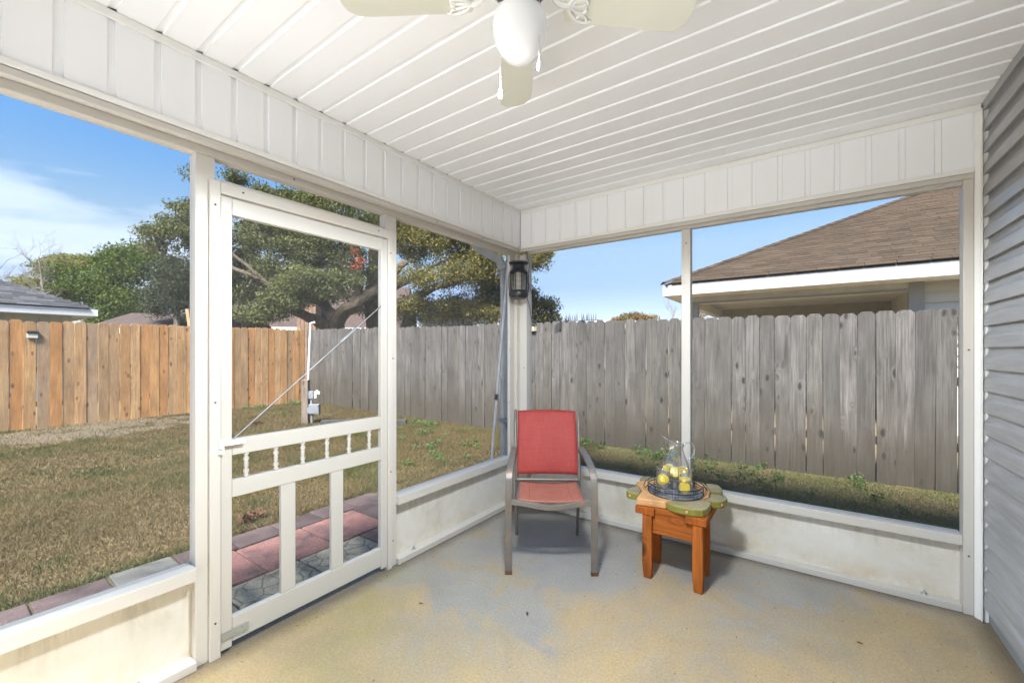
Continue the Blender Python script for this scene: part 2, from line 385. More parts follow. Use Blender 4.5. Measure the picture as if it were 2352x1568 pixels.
def m_litter():
    m, nt = newmat('leaf_litter')
    t = nd(nt, 'ShaderNodeTexCoord').outputs['Object']
    b = noise(nt, nd(nt, 'ShaderNodeMapping', {'Vector': t, 'Scale': (1, 1, 1)}).outputs[0], 22.0, 10.0, 0.8, 0.8)
    c = ramp(nt, b, [(0.28, (0.05, 0.04, 0.028)), (0.5, (0.108, 0.088, 0.064)), (0.72, (0.17, 0.142, 0.108))])
    finish(nt, c, 0.95, b, 0.8, 0.02, 0.2)
    return m
M_LITTER = m_litter()

def m_attr(name, rough=0.8, trans=0.25, spec=0.2):
    m, nt = newmat(name)
    c = nd(nt, 'ShaderNodeAttribute', attribute_name='tint').outputs['Color']
    p = nd(nt, 'ShaderNodeBsdfPrincipled', {'Base Color': c, 'Roughness': rough, 'Specular IOR Level': spec})
    tr = nd(nt, 'ShaderNodeBsdfTranslucent', {'Color': c})
    mx = nd(nt, 'ShaderNodeMixShader', {0: trans, 1: p.outputs[0], 2: tr.outputs[0]})
    nd(nt, 'ShaderNodeOutputMaterial', {'Surface': mx.outputs[0]})
    return m
M_GRASS = m_attr('grass_blades', 0.8, 0.25)
M_LEAF = m_attr('tree_leaves', 0.7, 0.3, 0.15)

def m_bark(name, a, b):
    m, nt = newmat(name)
    t = nd(nt, 'ShaderNodeTexCoord').outputs['Object']
    v = nd(nt, 'ShaderNodeMapping', {'Vector': t, 'Scale': (9.0, 9.0, 2.5)}).outputs[0]
    n1 = noise(nt, v, 1.6, 8.0, 0.7, 0.5)
    finish(nt, ramp(nt, n1, [(0.3, a), (0.7, b)]), 0.9, n1, 0.8, 0.05, 0.2)
    return m
M_BARK = m_bark('oak_bark', (0.046, 0.036, 0.026), (0.118, 0.096, 0.071))
M_BARKPALE = m_bark('pale_bark', (0.132, 0.114, 0.096), (0.228, 0.204, 0.174))

def m_paver(name, cols, mould=False):
    m, nt = newmat(name)
    v, t, r = ocoord(nt)
    big = noise(nt, v, 3.5, 9.0, 0.7, 0.4)
    c = ramp(nt, big, [(0.36, [x * 0.75 for x in cols[0]]), (0.52, cols[1]), (0.66, cols[2])])
    agg = noise(nt, v, 130.0, 4.0, 0.75)
    c = mixc(nt, 1.0, c, ramp(nt, agg, [(0.28, 0.55), (0.5, 1.0), (0.70, 1.65)]), 'MULTIPLY')
    h = agg
    if mould:
        e = nd(nt, 'ShaderNodeTexVoronoi', {'Vector': v, 'Scale': 9.0}, feature='DISTANCE_TO_EDGE').outputs['Distance']
        g = ramp(nt, e, [(0.0, 0.0), (0.06, 1.0)])
        c = mixc(nt, 1.0, c, ramp(nt, e, [(0.0, 0.42), (0.05, 1.0)]), 'MULTIPLY')
        h = math_(nt, 'ADD', math_(nt, 'MULTIPLY', g, 2.0), agg)
    finish(nt, c, 0.9, h, 0.5, 0.006, 0.25)
    return m
M_PAVEDGE = m_paver('plum_concrete_edging', [(0.043, 0.032, 0.032), (0.074, 0.054, 0.054), (0.102, 0.074, 0.071)])
M_PAVPINK = m_paver('pink_concrete_paver', [(0.110, 0.084, 0.083), (0.230, 0.117, 0.103), (0.274, 0.146, 0.120)])
M_PAVRED = m_paver('dark_red_concrete_paver', [(0.080, 0.052, 0.052), (0.152, 0.080, 0.080), (0.208, 0.128, 0.120)])
M_PAVGREY = m_paver('grey_moulded_paver', [(0.233, 0.203, 0.149), (0.383, 0.324, 0.230), (0.516, 0.432, 0.297)], True)
M_PAVPALE = m_paver('pale_grey_edging', [(0.050, 0.050, 0.048), (0.089, 0.092, 0.085), (0.118, 0.121, 0.108)])

def m_shingle(name, cols):
    m, nt = newmat(name)
    v, t, r = ocoord(nt)
    base = ramp(nt, r, [(i / len(cols), c) for i, c in enumerate(cols)], 'CONSTANT')
    g = noise(nt, v, 70.0, 5.0, 0.75)
    b = noise(nt, v, 6.0, 6.0, 0.65)
    c = mixc(nt, 1.0, base, ramp(nt, b, [(0.3, 0.75), (0.7, 1.2)]), 'MULTIPLY')
    c = mixc(nt, 1.0, c, ramp(nt, g, [(0.3, 0.72), (0.7, 1.3)]), 'MULTIPLY')
    finish(nt, c, 0.92, g, 0.4, 0.005, 0.2)
    return m
M_SHBROWN = m_shingle('brown_asphalt_shingle', [(0.036, 0.025, 0.016), (0.044, 0.031, 0.020), (0.030, 0.021, 0.014), (0.041, 0.030, 0.020), (0.034, 0.025, 0.017), (0.047, 0.033, 0.022), (0.038, 0.026, 0.017)])
M_SHDARK = m_shingle('charcoal_asphalt_shingle', [(0.030, 0.031, 0.036), (0.044, 0.048, 0.054), (0.036, 0.037, 0.042), (0.054, 0.056, 0.062)])
M_SHFAR = m_shingle('far_brown_shingle', [(0.043, 0.031, 0.028), (0.055, 0.040, 0.036)])

# ------------------------------------------------------------------ mesh builder
class MB:
    def __init__(s): s.v = []; s.f = []
    def add(s, vs, fs):
        o = len(s.v); s.v += [tuple(p) for p in vs]; s.f += [tuple(i + o for i in f) for f in fs]; return s
    def box(s, x0, x1, y0, y1, z0, z1, M=None):
        vs = [Vector(p) for p in ((x0, y0, z0), (x1, y0, z0), (x1, y1, z0), (x0, y1, z0), (x0, y0, z1), (x1, y0, z1), (x1, y1, z1), (x0, y1, z1))]
        if M: vs = [M @ p for p in vs]
        return s.add(vs, [(0, 3, 2, 1), (4, 5, 6, 7), (0, 1, 5, 4), (1, 2, 6, 5), (2, 3, 7, 6), (3, 0, 4, 7)])
    def prism(s, poly, z0, z1, M=None):
        n = len(poly)
        vs = [Vector((x, y, z0)) for x, y in poly] + [Vector((x, y, z1)) for x, y in poly]
        if M: vs = [M @ p for p in vs]
        return s.add(vs, [tuple(range(n - 1, -1, -1)), tuple(range(n, 2 * n))] + [(i, (i + 1) % n, n + (i + 1) % n, n + i) for i in range(n)])
    def lathe(s, prof, n=24, M=None, cap=True):
        vs = []; fs = []
        for r, z in prof:
            for k in range(n):
                a = 2 * math.pi * k / n
                p = Vector((r * math.cos(a), r * math.sin(a), z)); vs.append(M @ p if M else p)
        for i in range(len(prof) - 1):
            for k in range(n):
                fs.append((i * n + k, i * n + (k + 1) % n, (i + 1) * n + (k + 1) % n, (i + 1) * n + k))
        if cap:
            fs.append(tuple(range(n - 1, -1, -1))); m = (len(prof) - 1) * n
            fs.append(tuple(m + k for k in range(n)))
        return s.add(vs, fs)
    def tube(s, pts, r, n=8, closed=False):
        """round tube along points; r a number or a list"""
        P = [Vector(p) for p in pts]; m = len(P)
        rs = r if isinstance(r, (list, tuple)) else [r] * m
        vs = []; fs = []; u = None
        for i, p in enumerate(P):
            if closed: t = (P[(i + 1) % m] - P[i - 1])
            else: t = P[min(i + 1, m - 1)] - P[max(i - 1, 0)]
            if t.length < 1e-9: t = Vector((0, 0, 1))
            t.normalize()
            if u is None:
                u = t.cross(Vector((0, 0, 1)))
                if u.length < 0.05: u = t.cross(Vector((0, 1, 0)))
            u = (u - t * u.dot(t)); u.normalize(); w_ = t.cross(u)
            for k in range(n):
                a = 2 * math.pi * k / n
                vs.append(p + (u * math.cos(a) + w_ * math.sin(a)) * rs[i])
        for i in range(m if closed else m - 1):
            j = (i + 1) % m
            for k in range(n):
                fs.append((i * n + k, i * n + (k + 1) % n, j * n + (k + 1) % n, j * n + k))
        if not closed:
            fs.append(tuple(range(n - 1, -1, -1))); fs.append(tuple((m - 1) * n + k for k in range(n)))
        return s.add(vs, fs)
    def strip(s, pts, hw, ht, side):
        """rectangular bar along pts; side = unit vector of the width direction"""
        P = [Vector(p) for p in pts]; m = len(P); vs = []; fs = []; sd_ = Vector(side)
        for i, p in enumerate(P):
            t = (P[min(i + 1, m - 1)] - P[max(i - 1, 0)]).normalized()
            nn = t.cross(sd_).normalized()
            vs += [p + sd_ * hw + nn * ht, p - sd_ * hw + nn * ht, p - sd_ * hw - nn * ht, p + sd_ * hw - nn * ht]
        for i in range(m - 1):
            for k in range(4): fs.append((i * 4 + k, i * 4 + (k + 1) % 4, (i + 1) * 4 + (k + 1) % 4, (i + 1) * 4 + k))
        fs += [(3, 2, 1, 0), tuple((m - 1) * 4 + k for k in range(4))]
        return s.add(vs, fs)
    def mesh(s, name, mat, smooth=False):
        me = bpy.data.meshes.new(name); me.from_pydata(s.v, [], s.f); me.validate()
        bm = bmesh.new(); bm.from_mesh(me); bmesh.ops.recalc_face_normals(bm, faces=bm.faces); bm.to_mesh(me); bm.free()
        me.materials.append(mat)
        if smooth:
            me.polygons.foreach_set('use_smooth', [True] * len(me.polygons))
        return me
    def build(s, name, mat, parent=None, smooth=False, bevel=0.0, loc=None, rot=None):
        return link(name, s.mesh(name, mat, smooth), parent, bevel, loc, rot, smooth)

def link(name, me, parent=None, bevel=0.0, loc=None, rot=None, smooth=False):
    o = bpy.data.objects.new(name, me); col.objects.link(o)
    if parent: o.parent = parent
    if loc is not None: o.location = loc
    if rot is not None: o.rotation_euler = rot
    if bevel:
        b = o.modifiers.new('bevel', 'BEVEL'); b.width = bevel; b.segments = 2; b.limit_method = 'ANGLE'; b.angle_limit = R(40)
    if smooth:
        try:
            e = o.modifiers.new('edges', 'EDGE_SPLIT'); e.split_angle = R(40)
        except Exception: pass
    return o

def tag(o, label=None, cat=None, group=None, kind=None):
    for k, v in (('label', label), ('category', cat), ('group', group), ('kind', kind)):
        if v: o[k] = v
    return o

def empty(name, label, cat, loc=(0, 0, 0), rz=0.0, group=None):
    o = bpy.data.objects.new(name, None); col.objects.link(o); o.location = loc; o.rotation_euler = (0, 0, rz)
    o.empty_display_size = 0.1
    return tag(o, label, cat, group)

def Tm(x, y, z, rz=0.0, rx=0.0, ry=0.0):
    return Matrix.Translation((x, y, z)) @ Matrix.Rotation(rz, 4, 'Z') @ Matrix.Rotation(ry, 4, 'Y') @ Matrix.Rotation(rx, 4, 'X')

def curve(P, n=6):
    """Catmull-Rom through P"""
    P = [Vector(p) for p in P]; out = []
    for i in range(len(P) - 1):
        a = P[max(i - 1, 0)]; b = P[i]; c = P[i + 1]; d = P[min(i + 2, len(P) - 1)]
        for k in range(n):
            t = k / n
            out.append(0.5 * ((2 * b) + (c - a) * t + (2 * a - 5 * b + 4 * c - d) * t * t + (3 * b - a - 3 * c + d) * t ** 3))
    out.append(P[-1]); return out

def np_mesh(name, V, F, mat, tint=None):
    me = bpy.data.meshes.new(name)
    V = np.asarray(V, dtype=np.float32); F = np.asarray(F, dtype=np.int32)
    k = F.shape[1]
    me.vertices.add(len(V)); me.vertices.foreach_set('co', V.ravel())
    me.loops.add(F.size); me.loops.foreach_set('vertex_index', F.ravel())
    me.polygons.add(len(F)); me.polygons.foreach_set('loop_start', np.arange(0, F.size, k, dtype=np.int32))
    me.polygons.foreach_set('loop_total', np.full(len(F), k, dtype=np.int32))
    if tint is not None:
        a = me.color_attributes.new('tint', 'FLOAT_COLOR', 'POINT')
        T = np.ones((len(V), 4), dtype=np.float32); T[:, :3] = tint; a.data.foreach_set('color', T.ravel())
    me.update(calc_edges=True); me.materials.append(mat)
    return me

def gz(x):
    """height of the lawn"""
    return -0.055 + 0.0115 * np.clip(-np.asarray(x) - 0.8, 0, 8.2)

# ================================================================== SETTING
def ground():
    xs = sorted(set([-400, -120, -50, -25, -12] + [round(-9.0 + 0.4 * i, 2) for i in range(50)] + [14, 25, 60, 150, 400]))
    ys = [-400, -120, -40, -15, -8, -4, 0, 3, 8, 20, 60, 150, 400]
    V = [(x, y, float(gz(x))) for y in ys for x in xs]
    n = len(xs)
    F = [(j * n + i, j * n + i + 1, (j + 1) * n + i + 1, (j + 1) * n + i) for j in range(len(ys) - 1) for i in range(n - 1)]
    o = link('ground', np_mesh('ground', V, F, M_GROUND)); tag(o, kind='structure')
ground()

def litter_patch():
    # bare strip of dry litter along the pine fence
    mb = MB(); n = 28; ring = []
    for k in range(n):
        a = 2 * math.pi * k / n; rr = 1 + 0.16 * math.sin(3 * a + 1) + 0.1 * math.sin(7 * a)
        x = -7.7 + 0.85 * rr * math.cos(a); y = -1.5 + 1.7 * rr * math.sin(a); ring.append((x, y, float(gz(x)) + 0.006))
    o = link('litter_patch', np_mesh('litter_patch', ring + [(-7.7, -1.5, float(gz(-7.7)) + 0.012)], [(k, (k + 1) % n, n) for k in range(n)], M_LITTER))
    tag(o, kind='structure')
litter_patch()

fl = MB().box(-0.10, 2.86, -3.44, 0.10, -0.14, 0.0).build('patio_floor', M_FLOOR, bevel=0.004); tag(fl, kind='structure')

rs_ = MB().box(-2.6, 2.835, -10.0, -3.445, -0.14, -0.012).build('bounce_slab', M_SLAB, bevel=0.004); tag(rs_, kind='structure')  # unseen slab added to bounce sunlight up to the porch ceiling
# pavers of the side path (each one a part of the path)
path = bpy.data.objects.new('garden_path', None); col.objects.link(path); tag(path, kind='structure')
PZ = -0.03
def paver(x0, x1, y0, y1, m, cache={}):
    g = 0.006
    key = (round(x1 - x0, 3), round(y1 - y0, 3), m.name)
    if key not in cache:
        hx, hy = (x1 - x0) / 2 - g, (y1 - y0) / 2 - g
        cache[key] = MB().box(-hx, hx, -hy, hy, -0.05, 0).mesh('paver', m)
    o = link('paver', cache[key], path, 0.006)
    o.location = ((x0 + x1) / 2, (y0 + y1) / 2, PZ + random.uniform(-0.004, 0.004))
    o.rotation_euler = (random.uniform(-.008, .008), random.uniform(-.008, .008), random.uniform(-.012, .012))
y = -0.53; k = 0
while y > -4.3:
    mm = M_PAVPALE if abs(y + 2.16) < 0.08 else M_PAVEDGE
    paver(-1.40, -1.145, y - 0.315, y, mm); y -= 0.3165; k += 1
for i in range(7):
    y1 = -0.53 - (0.0 if i == 0 else 0.38 + (i - 1) * 0.46); y0 = y1 - (0.38 if i == 0 else 0.46)
    paver(-1.14, -0.66, y0, y1, M_PAVEDGE if i == 0 else (M_PAVPINK if i % 4 else M_PAVRED))
for i in range(6):
    y1 = -0.72 - i * 0.46
    paver(-0.655, -0.16, y1 - 0.46, y1, M_PAVRED if i == 0 else M_PAVGREY)
paver(-0.655, -0.16, -0.72, -0.40, M_PAVEDGE)

# ================================================================== PORCH
porch = empty('screened_porch', 'white vinyl ceilinged screened porch with cream framing and low stained knee walls', 'porch')
YB = -3.36            # invented rear end, set close so bounced sunlight reaches the ceiling
CZ = 2.582           # ceiling height
PITCH = 0.1335

def part(name, mb, m, parent=porch, bevel=0.003, smooth=False):
    return mb.build(name, m, parent, smooth, bevel)

# ceiling: one soffit panel after another, all with the same mesh
ceil = MB().box(-0.02, 2.84, YB, 0.02, CZ + 0.03, CZ + 0.05).build('ceiling', M_SOFFIT, porch)
def panel_mesh(L, name):
    """V-grooved vinyl plank, face down, its length along X, width PITCH along -Y"""
    prof = [(0.0, 0.0), (-0.1075, 0.0), (-0.1085, 0.0095), (-PITCH + 0.001, 0.004), (-PITCH + 0.001, 0.022), (0.0, 0.022)]
    n = len(prof)
    V = [(0, y, z) for y, z in prof] + [(L, y, z) for y, z in prof]
    return MB().add(V, [tuple(range(n)), tuple(range(2 * n - 1, n - 1, -1))] + [(i, (i + 1) % n, n + (i + 1) % n, n + i) for i in range(n)]).mesh(name, M_SOFFIT)
pm = panel_mesh(2.786, 'soffit_panel')
k = 0; y = -0.032
while y - PITCH > YB:
    o = link('soffit_panel', pm, ceil); o.location = (0.032, y, CZ + random.uniform(-0.0006, 0.0006)); y -= PITCH

# fascia boards of the beams, made of short upright panels
def fascia_mesh(H, name):
    """upright grooved panel: face toward +X at x=0, width along -Y, height H"""
    prof = [(0.0, 0.0), (0.0, -0.1075), (-0.0095, -0.1085), (-0.004, -PITCH + 0.001), (-0.022, -PITCH + 0.001), (-0.022, 0.0)]
    n = len(prof)
    V = [(x, y, 0) for x, y in prof] + [(x, y, H) for x, y in prof]
    return MB().add(V, [tuple(range(n)), tuple(range(2 * n - 1, n - 1, -1))] + [(i, (i + 1) % n, n + (i + 1) % n, n + i) for i in range(n)]).mesh(name, M_SOFFIT)
FZ = 2.252
fm = fascia_mesh(CZ - FZ - 0.004, 'fascia_panel')
beamA = MB().box(-0.12, 0.004, YB, 0.02, FZ - 0.028, CZ + 0.03).build('beam', M_FRAME, porch)
beamB = MB().box(0.006, 2.84, -0.004, 0.12, FZ - 0.028, CZ + 0.028).build('beam', M_FRAME, porch)
y = -0.02 - 0.012
while y - PITCH > YB:
    o = link('fascia_panel', fm, beamA); o.location = (0.030, y, FZ); y -= PITCH
x = 0.035; BP = 0.1389
k = 0
while x + BP < 2.82:
    o = link('fascia_panel', fm, beamB); o.location = (x, -0.030, FZ); o.rotation_euler = (0, 0, R(-90)); o.scale = (1, -BP / PITCH, 1)
    x += BP; k += 1
# trims: F channel under the ceiling and at the foot of the fascia
part('trim', MB().box(0.030, 0.040, YB, -0.041, CZ - 0.034, CZ - 0.0015), M_TRIM)
part('trim', MB().box(0.0405, 2.815, -0.040, -0.030, CZ - 0.034, CZ - 0.0018), M_TRIM)
part('trim', MB().box(0.0305, 0.038, YB, -0.039, FZ - 0.008, FZ + 0.016), M_TRIM)
part('trim', MB().box(0.0385, 2.79, -0.038, -0.0305, FZ - 0.008, FZ + 0.016), M_TRIM)
part('frieze_board', MB().box(0.005, 0.032, YB, -0.034, FZ - 0.034, FZ - 0.0085), M_FRAME)
part('frieze_board', MB().box(0.0325, 2.79, -0.032, -0.005, FZ - 0.034, FZ - 0.0087), M_FRAME)
# headers of the screen frames
HB = 2.188
part('header', MB().box(-0.075, -0.018, YB, -0.022, HB, FZ - 0.0285), M_FRAME)
part('header', MB().box(0.09, 2.757, 0.0, 0.05, HB + 0.012, FZ - 0.0288), M_FRAME)
# posts along side A (x = 0) and B (y = 0)
postsA = [(-2.418, -2.345), (-1.432, -1.352), (-3.36, -3.29)]
for a, b in postsA: part('post', MB().box(-0.085, -0.020, a, b, 0.0005, HB - 0.0005), M_FRAME)
part('post', MB().box(-0.050, -0.022, -0.112, 0.075, 0.0005, HB - 0.0006), M_FRAME)
part('post', MB().box(-0.0215, 0.086, -0.012, 0.075, 0.0005, HB + 0.0114), M_FRAME)
part('trim', MB().box(-0.0205, 0.012, -0.055, -0.0125, 0.041, HB + 0.006), M_FRAME)
part('post', MB().box(1.378, 1.437, 0.003, 0.07, 0.0405, HB + 0.0115), M_FRAME)
part('post', MB().box(2.757, 2.794, -0.012, 0.06, 0.0005, FZ - 0.029), M_FRAME)
part('trim', MB().prism([(2.7945, -0.022), (2.818, -0.046), (2.8205, -0.043), (2.8205, 0.05), (2.7945, 0.05)], -0.0005, CZ - 0.035), M_TRIM)
part('trim', MB().box(2.821, 2.8395, -0.046, 0.05, -0.001, CZ - 0.036), M_TRIM)
part('trim', MB().box(2.8085, 2.8145, -0.064, -0.0462, 0.004, CZ - 0.036), M_TRIM)
# invented rear end of the porch (behind the camera), left open for bounced sunlight
part('header', MB().box(-0.02, 2.8, YB - 0.06, YB - 0.001, HB, CZ + 0.02), M_FRAME)
for x0 in (0.0, 2.74): part('post', MB().box(x0, x0 + 0.07, YB - 0.06, YB - 0.002, 0.0005, HB - 0.001), M_FRAME)
# sills, base plates, kick boards
SA = (0.377, 0.432); SB = (0.345, 0.397)
baysA = [(-1.352, -0.112), (-3.29, -2.418)]
for a, b in baysA:
    part('sill', MB().box(-0.092, 0.004, a + 0.0005, b - 0.0005, *SA), M_FRAME)
    part('base_plate', MB().box(-0.09, 0.002, a + 0.0005, b - 0.0005, 0.0006, 0.038), M_FRAME)
    kb = MB().box(-0.075, -0.062, a - 0.02, b + 0.02, 0.03, SA[0] + 0.01); part('kick_board', kb, M_KICK, bevel=0)
for a, b in ((0.0865, 1.3775), (1.4375, 2.7565)):
    part('sill', MB().box(a, b, -0.006, 0.085, *SB), M_FRAME)
    kb = MB().box(a - 0.02, b + 0.02, 0.055, 0.067, 0.03, SB[0] + 0.01); part('kick_board', kb, M_KICK, bevel=0)
part('base_plate', MB().box(0.0865, 2.7565, -0.004, 0.09, 0.0006, 0.038), M_FRAME)
# door casing
part('casing', MB().box(-0.0195, -0.004, -2.371, -2.329, -0.0005, 2.089), M_FRAME)
part('casing', MB().box(-0.0195, -0.004, -1.427, -1.396, -0.0005, 2.089), M_FRAME)
part('casing', MB().box(-0.0195, -0.0042, -2.3285, -1.4275, 2.036, 2.087), M_FRAME)
part('transom_rail', MB().box(-0.08, -0.0202, -2.344, -1.4325, 2.048, 2.102), M_FRAME)
# porch roof and gutter
part('roof', MB().box(-0.38, 2.84, YB - 1.45, 0.38, CZ + 0.06, CZ + 0.16), M_NFASCIA)  # rear overhang lengthened to keep direct sun off the visible floor
part('eave_board', MB().box(-0.40, -0.381, YB - 1.45, 0.38, CZ - 0.10, CZ + 0.17), M_TRIM)
part('eave_board', MB().box(-0.38, 2.84, 0.381, 0.40, CZ - 0.10, CZ + 0.17), M_TRIM)
part('gutter', MB().prism([(-0.50, CZ + 0.09), (-0.485, CZ + 0.0), (-0.45, CZ - 0.03), (-0.401, CZ - 0.03), (-0.401, CZ - 0.015), (-0.44, CZ - 0.015), (-0.47, CZ + 0.01), (-0.485, CZ + 0.09)], 0, 1,
      Matrix(((1, 0, 0, 0), (0, 0, 5.2, YB - 1.45), (0, 1, 0, 0), (0, 0, 0, 1)))), M_TRIM)

# rusty screws on the framing
sm = MB().lathe([(0.0045, 0.0), (0.0045, 0.002), (0.002, 0.003)], 8).mesh('screw', M_RUSTSCREW)
for y, z, xx in [(-2.35, 1.98, -0.004), (-2.35, 1.12, -0.004), (-2.35, 0.16, -0.004), (-2.24, 2.065, -0.004), (-1.50, 2.067, -0.004), (-1.41, 1.95, -0.004), (-1.41, 0.6, -0.004), (-1.38, 1.30, -0.02),
                 (-1.38, 0.16, -0.02), (-0.11, 1.36, -0.022), (-0.13, 0.9, -0.022), (-1.05, 2.228, 0.032), (-0.55, 2.228, 0.032), (-2.0, 2.21, -0.018)]:
    o = link('screw', sm, porch); o.location = (xx, y, z); o.rotation_euler = (0, R(90), 0)
for x, z, yy in [(0.06, 1.2, -0.012), (0.06, 0.82, -0.012), (2.776, 1.35, -0.012), (2.776, 0.30, -0.012), (1.41, 2.1, 0.003)]:
    o = link('screw', sm, porch); o.location = (x, yy, z); o.rotation_euler = (R(90), 0, 0)
# anchor bolts standing in the base plates
bm_ = MB().lathe([(0.016, 0), (0.016, 0.003), (0.009, 0.003), (0.009, 0.011), (0.004, 0.012), (0.004, 0.02)], 8).mesh('anchor_bolt', M_GALV)
for x, y in ((1.55, 0.028), (2.62, 0.028), (-0.03, -2.60), (-0.03, -1.20)):
    o = link('anchor_bolt', bm_, porch); o.location = (x, y, 0.0375)

# insect screening: woven wires as real geometry (2.1 mm pitch)
def screen(axis, a, b, z0, z1, pos, parent=porch, pitch=0.0021, r=0.00010):
    V = []; F = []
    def wire(p, q, d1, d2):
        o = len(V)
        for c in (p, q):
            for dx, dy in ((1, 0), (-0.5, 0.87), (-0.5, -0.87)):
                V.append(tuple(c[i] + (d1[i] * dx + d2[i] * dy) * r for i in range(3)))
        for k in range(3): F.append((o + k, o + (k + 1) % 3, o + 3 + (k + 1) % 3, o + 3 + k))
    def P(u, z): return (pos, u, z) if axis == 'y' else (u, pos, z)
    U = (0, 1, 0) if axis == 'y' else (1, 0, 0); N = (1, 0, 0) if axis == 'y' else (0, 1, 0)
    for u in np.arange(a, b, pitch): wire(P(u, z0), P(u, z1), U, N)
    for z in np.arange(z0, z1, pitch): wire(P(a, z), P(b, z), (0, 0, 1), N)
    o = link('insect_screen', np_mesh('insect_screen', V, F, M_SCREEN), parent); tag(o, kind='stuff')
    return o
M_SCREEN = m_plain('screen_wire', (0.15, 0.155, 0.155), 0.5, 0.05)
screen('y', -3.29, -2.418, SA[1], HB, -0.055)
screen('y', -1.352, -0.112, SA[1], HB, -0.055)
screen('y', -2.344, -1.4325, 2.102, HB, -0.055)
screen('x', 0.0865, 1.3775, SB[1], HB + 0.012, 0.04)
screen('x', 1.4375, 2.7565, SB[1], HB + 0.012, 0.04)

# ------------------------------------------------------------------ screen door (part of the porch, its pieces sub-parts)
D0, D1 = -2.327, -1.429
dx0, dx1 = -0.045, -0.012
door = MB().box(dx0, dx1, D0, D0 + 0.045, 0.020, 2.030).box(dx0, dx1, D1 - 0.045, D1, 0.020, 2.030).build('screen_door', M_DOOR, porch, bevel=0.003)
ya, yb = D0 + 0.0455, D1 - 0.0455
def dpart(name, mb, m=M_DOOR, bevel=0.003, smooth=False): return mb.build(name, m, door, smooth, bevel)
for z0, z1 in ((1.955, 2.029), (0.876, 0.949), (0.686, 0.763), (0.040, 0.150)):
    dpart('rail', MB().box(dx0 + 0.001, dx1 - 0.001, ya, yb, z0, z1))
for c in (-2.029, -1.762): dpart('slat', MB().box(dx0 + 0.006, dx1 - 0.004, c - 0.0355, c + 0.0355, 0.1505, 0.6855))
sp_prof = [(0.012, 0), (0.012, 0.008), (0.007, 0.014), (0.0135, 0.028), (0.0065, 0.044), (0.0115, 0.049), (0.007, 0.056), (0.0115, 0.063), (0.0065, 0.068), (0.0135, 0.084), (0.007, 0.098), (0.012, 0.104), (0.012, 0.112)]
spm = MB().lathe(sp_prof, 14).mesh('spindle', M_DOOR, True)
for i in range(6):
    o = link('spindle', spm, door); o.location = (-0.028, -2.218 + i * 0.1337, 0.7635)
screen('y', ya, yb, 0.15, 1.955, -0.040, door)
# tension rod with turnbuckle
a_ = Vector((-0.010, -2.275, 0.952)); b_ = Vector((-0.010, -1.478, 1.618)); dv = b_ - a_
dpart('tension_rod', MB().tube([a_, b_], 0.0034, 8), M_ROD, 0)
p0 = a_ + dv * 0.66; p1 = a_ + dv * 0.775
dpart('turnbuckle', MB().tube([p0, p0 + dv * 0.006, p1 - dv * 0.006, p1], [0.004, 0.0085, 0.0085, 0.004], 8), M_ROD, 0)
dpart('latch', MB().box(-0.011, 0.006, -2.338, -2.318, 0.890, 0.955).box(-0.0108, 0.012, -2.318, -2.235, 0.926, 0.946).box(0.0062, 0.016, -2.336, -2.322, 0.915, 0.935), M_TRIM, 0.002)
dpart('corner_plate', MB().box(-0.0118, -0.0098, -2.325, -2.215, 0.058, 0.098), M_GALV, 0)
for y, z in ((-2.315, .067), (-2.315, .088), (-2.27, .078), (-2.24, .067), (-2.24, .088)):
    dpart('rivet', MB().lathe([(0.004, 0), (0.003, 0.002)], 8, Tm(-0.0098, y, z, ry=R(90))), M_GALV, 0)

# ================================================================== HOUSE behind the porch (siding wall at x = 2.82)
house = empty('grey_sided_house', 'own house wall of glossy grey lap siding running beside the porch', 'house')
SH = 0.1066
def lap_mesh(L):
    prof = [(0.0, 0.0055), (-0.006, 0.0055), (-0.0195, 0.0), (-0.0205, 0.004), (-0.0165, 0.050), (-0.0135, 0.060), (-0.0045, 0.074), (-0.0010, 0.088), (0.001, SH + 0.007), (0.004, SH + 0.007), (0.004, 0.0055)]
    n = len(prof)
    V = [(x, 0, z) for x, z in prof] + [(x, -L, z) for x, z in prof]
    return MB().add(V, [tuple(range(n)), tuple(range(2 * n - 1, n - 1, -1))] + [(i, (i + 1) % n, n + (i + 1) % n, n + i) for i in range(n)]).mesh('siding_board', M_SIDING)
lm = lap_mesh(9.0)
MB().box(2.84, 10, -11, -0.015, -0.1, 2.9).build('wall', M_GREYWALL, house)
z = 1.362 - 12 * SH
while z < CZ - 0.03:
    o = link('siding_board', lm, house); o.location = (2.836, -0.0465, z); z += SH
MB().add([(2.74, 0.40, 2.80), (12.0, 0.40, 2.80), (12.0, -12, 2.80), (2.74, -12, 2.80), (7.1, -4.5, 5.0), (7.1, -7.5, 5.0)], [(0, 1, 4), (1, 2, 5, 4), (2, 3, 5), (3, 0, 4, 5), (0, 3, 2, 1)]).build('roof', M_SHDARK, house)
MB().box(2.8215, 2.832, YB, -0.05, CZ - 0.030, CZ + 0.0).build('trim', M_TRIM, house)

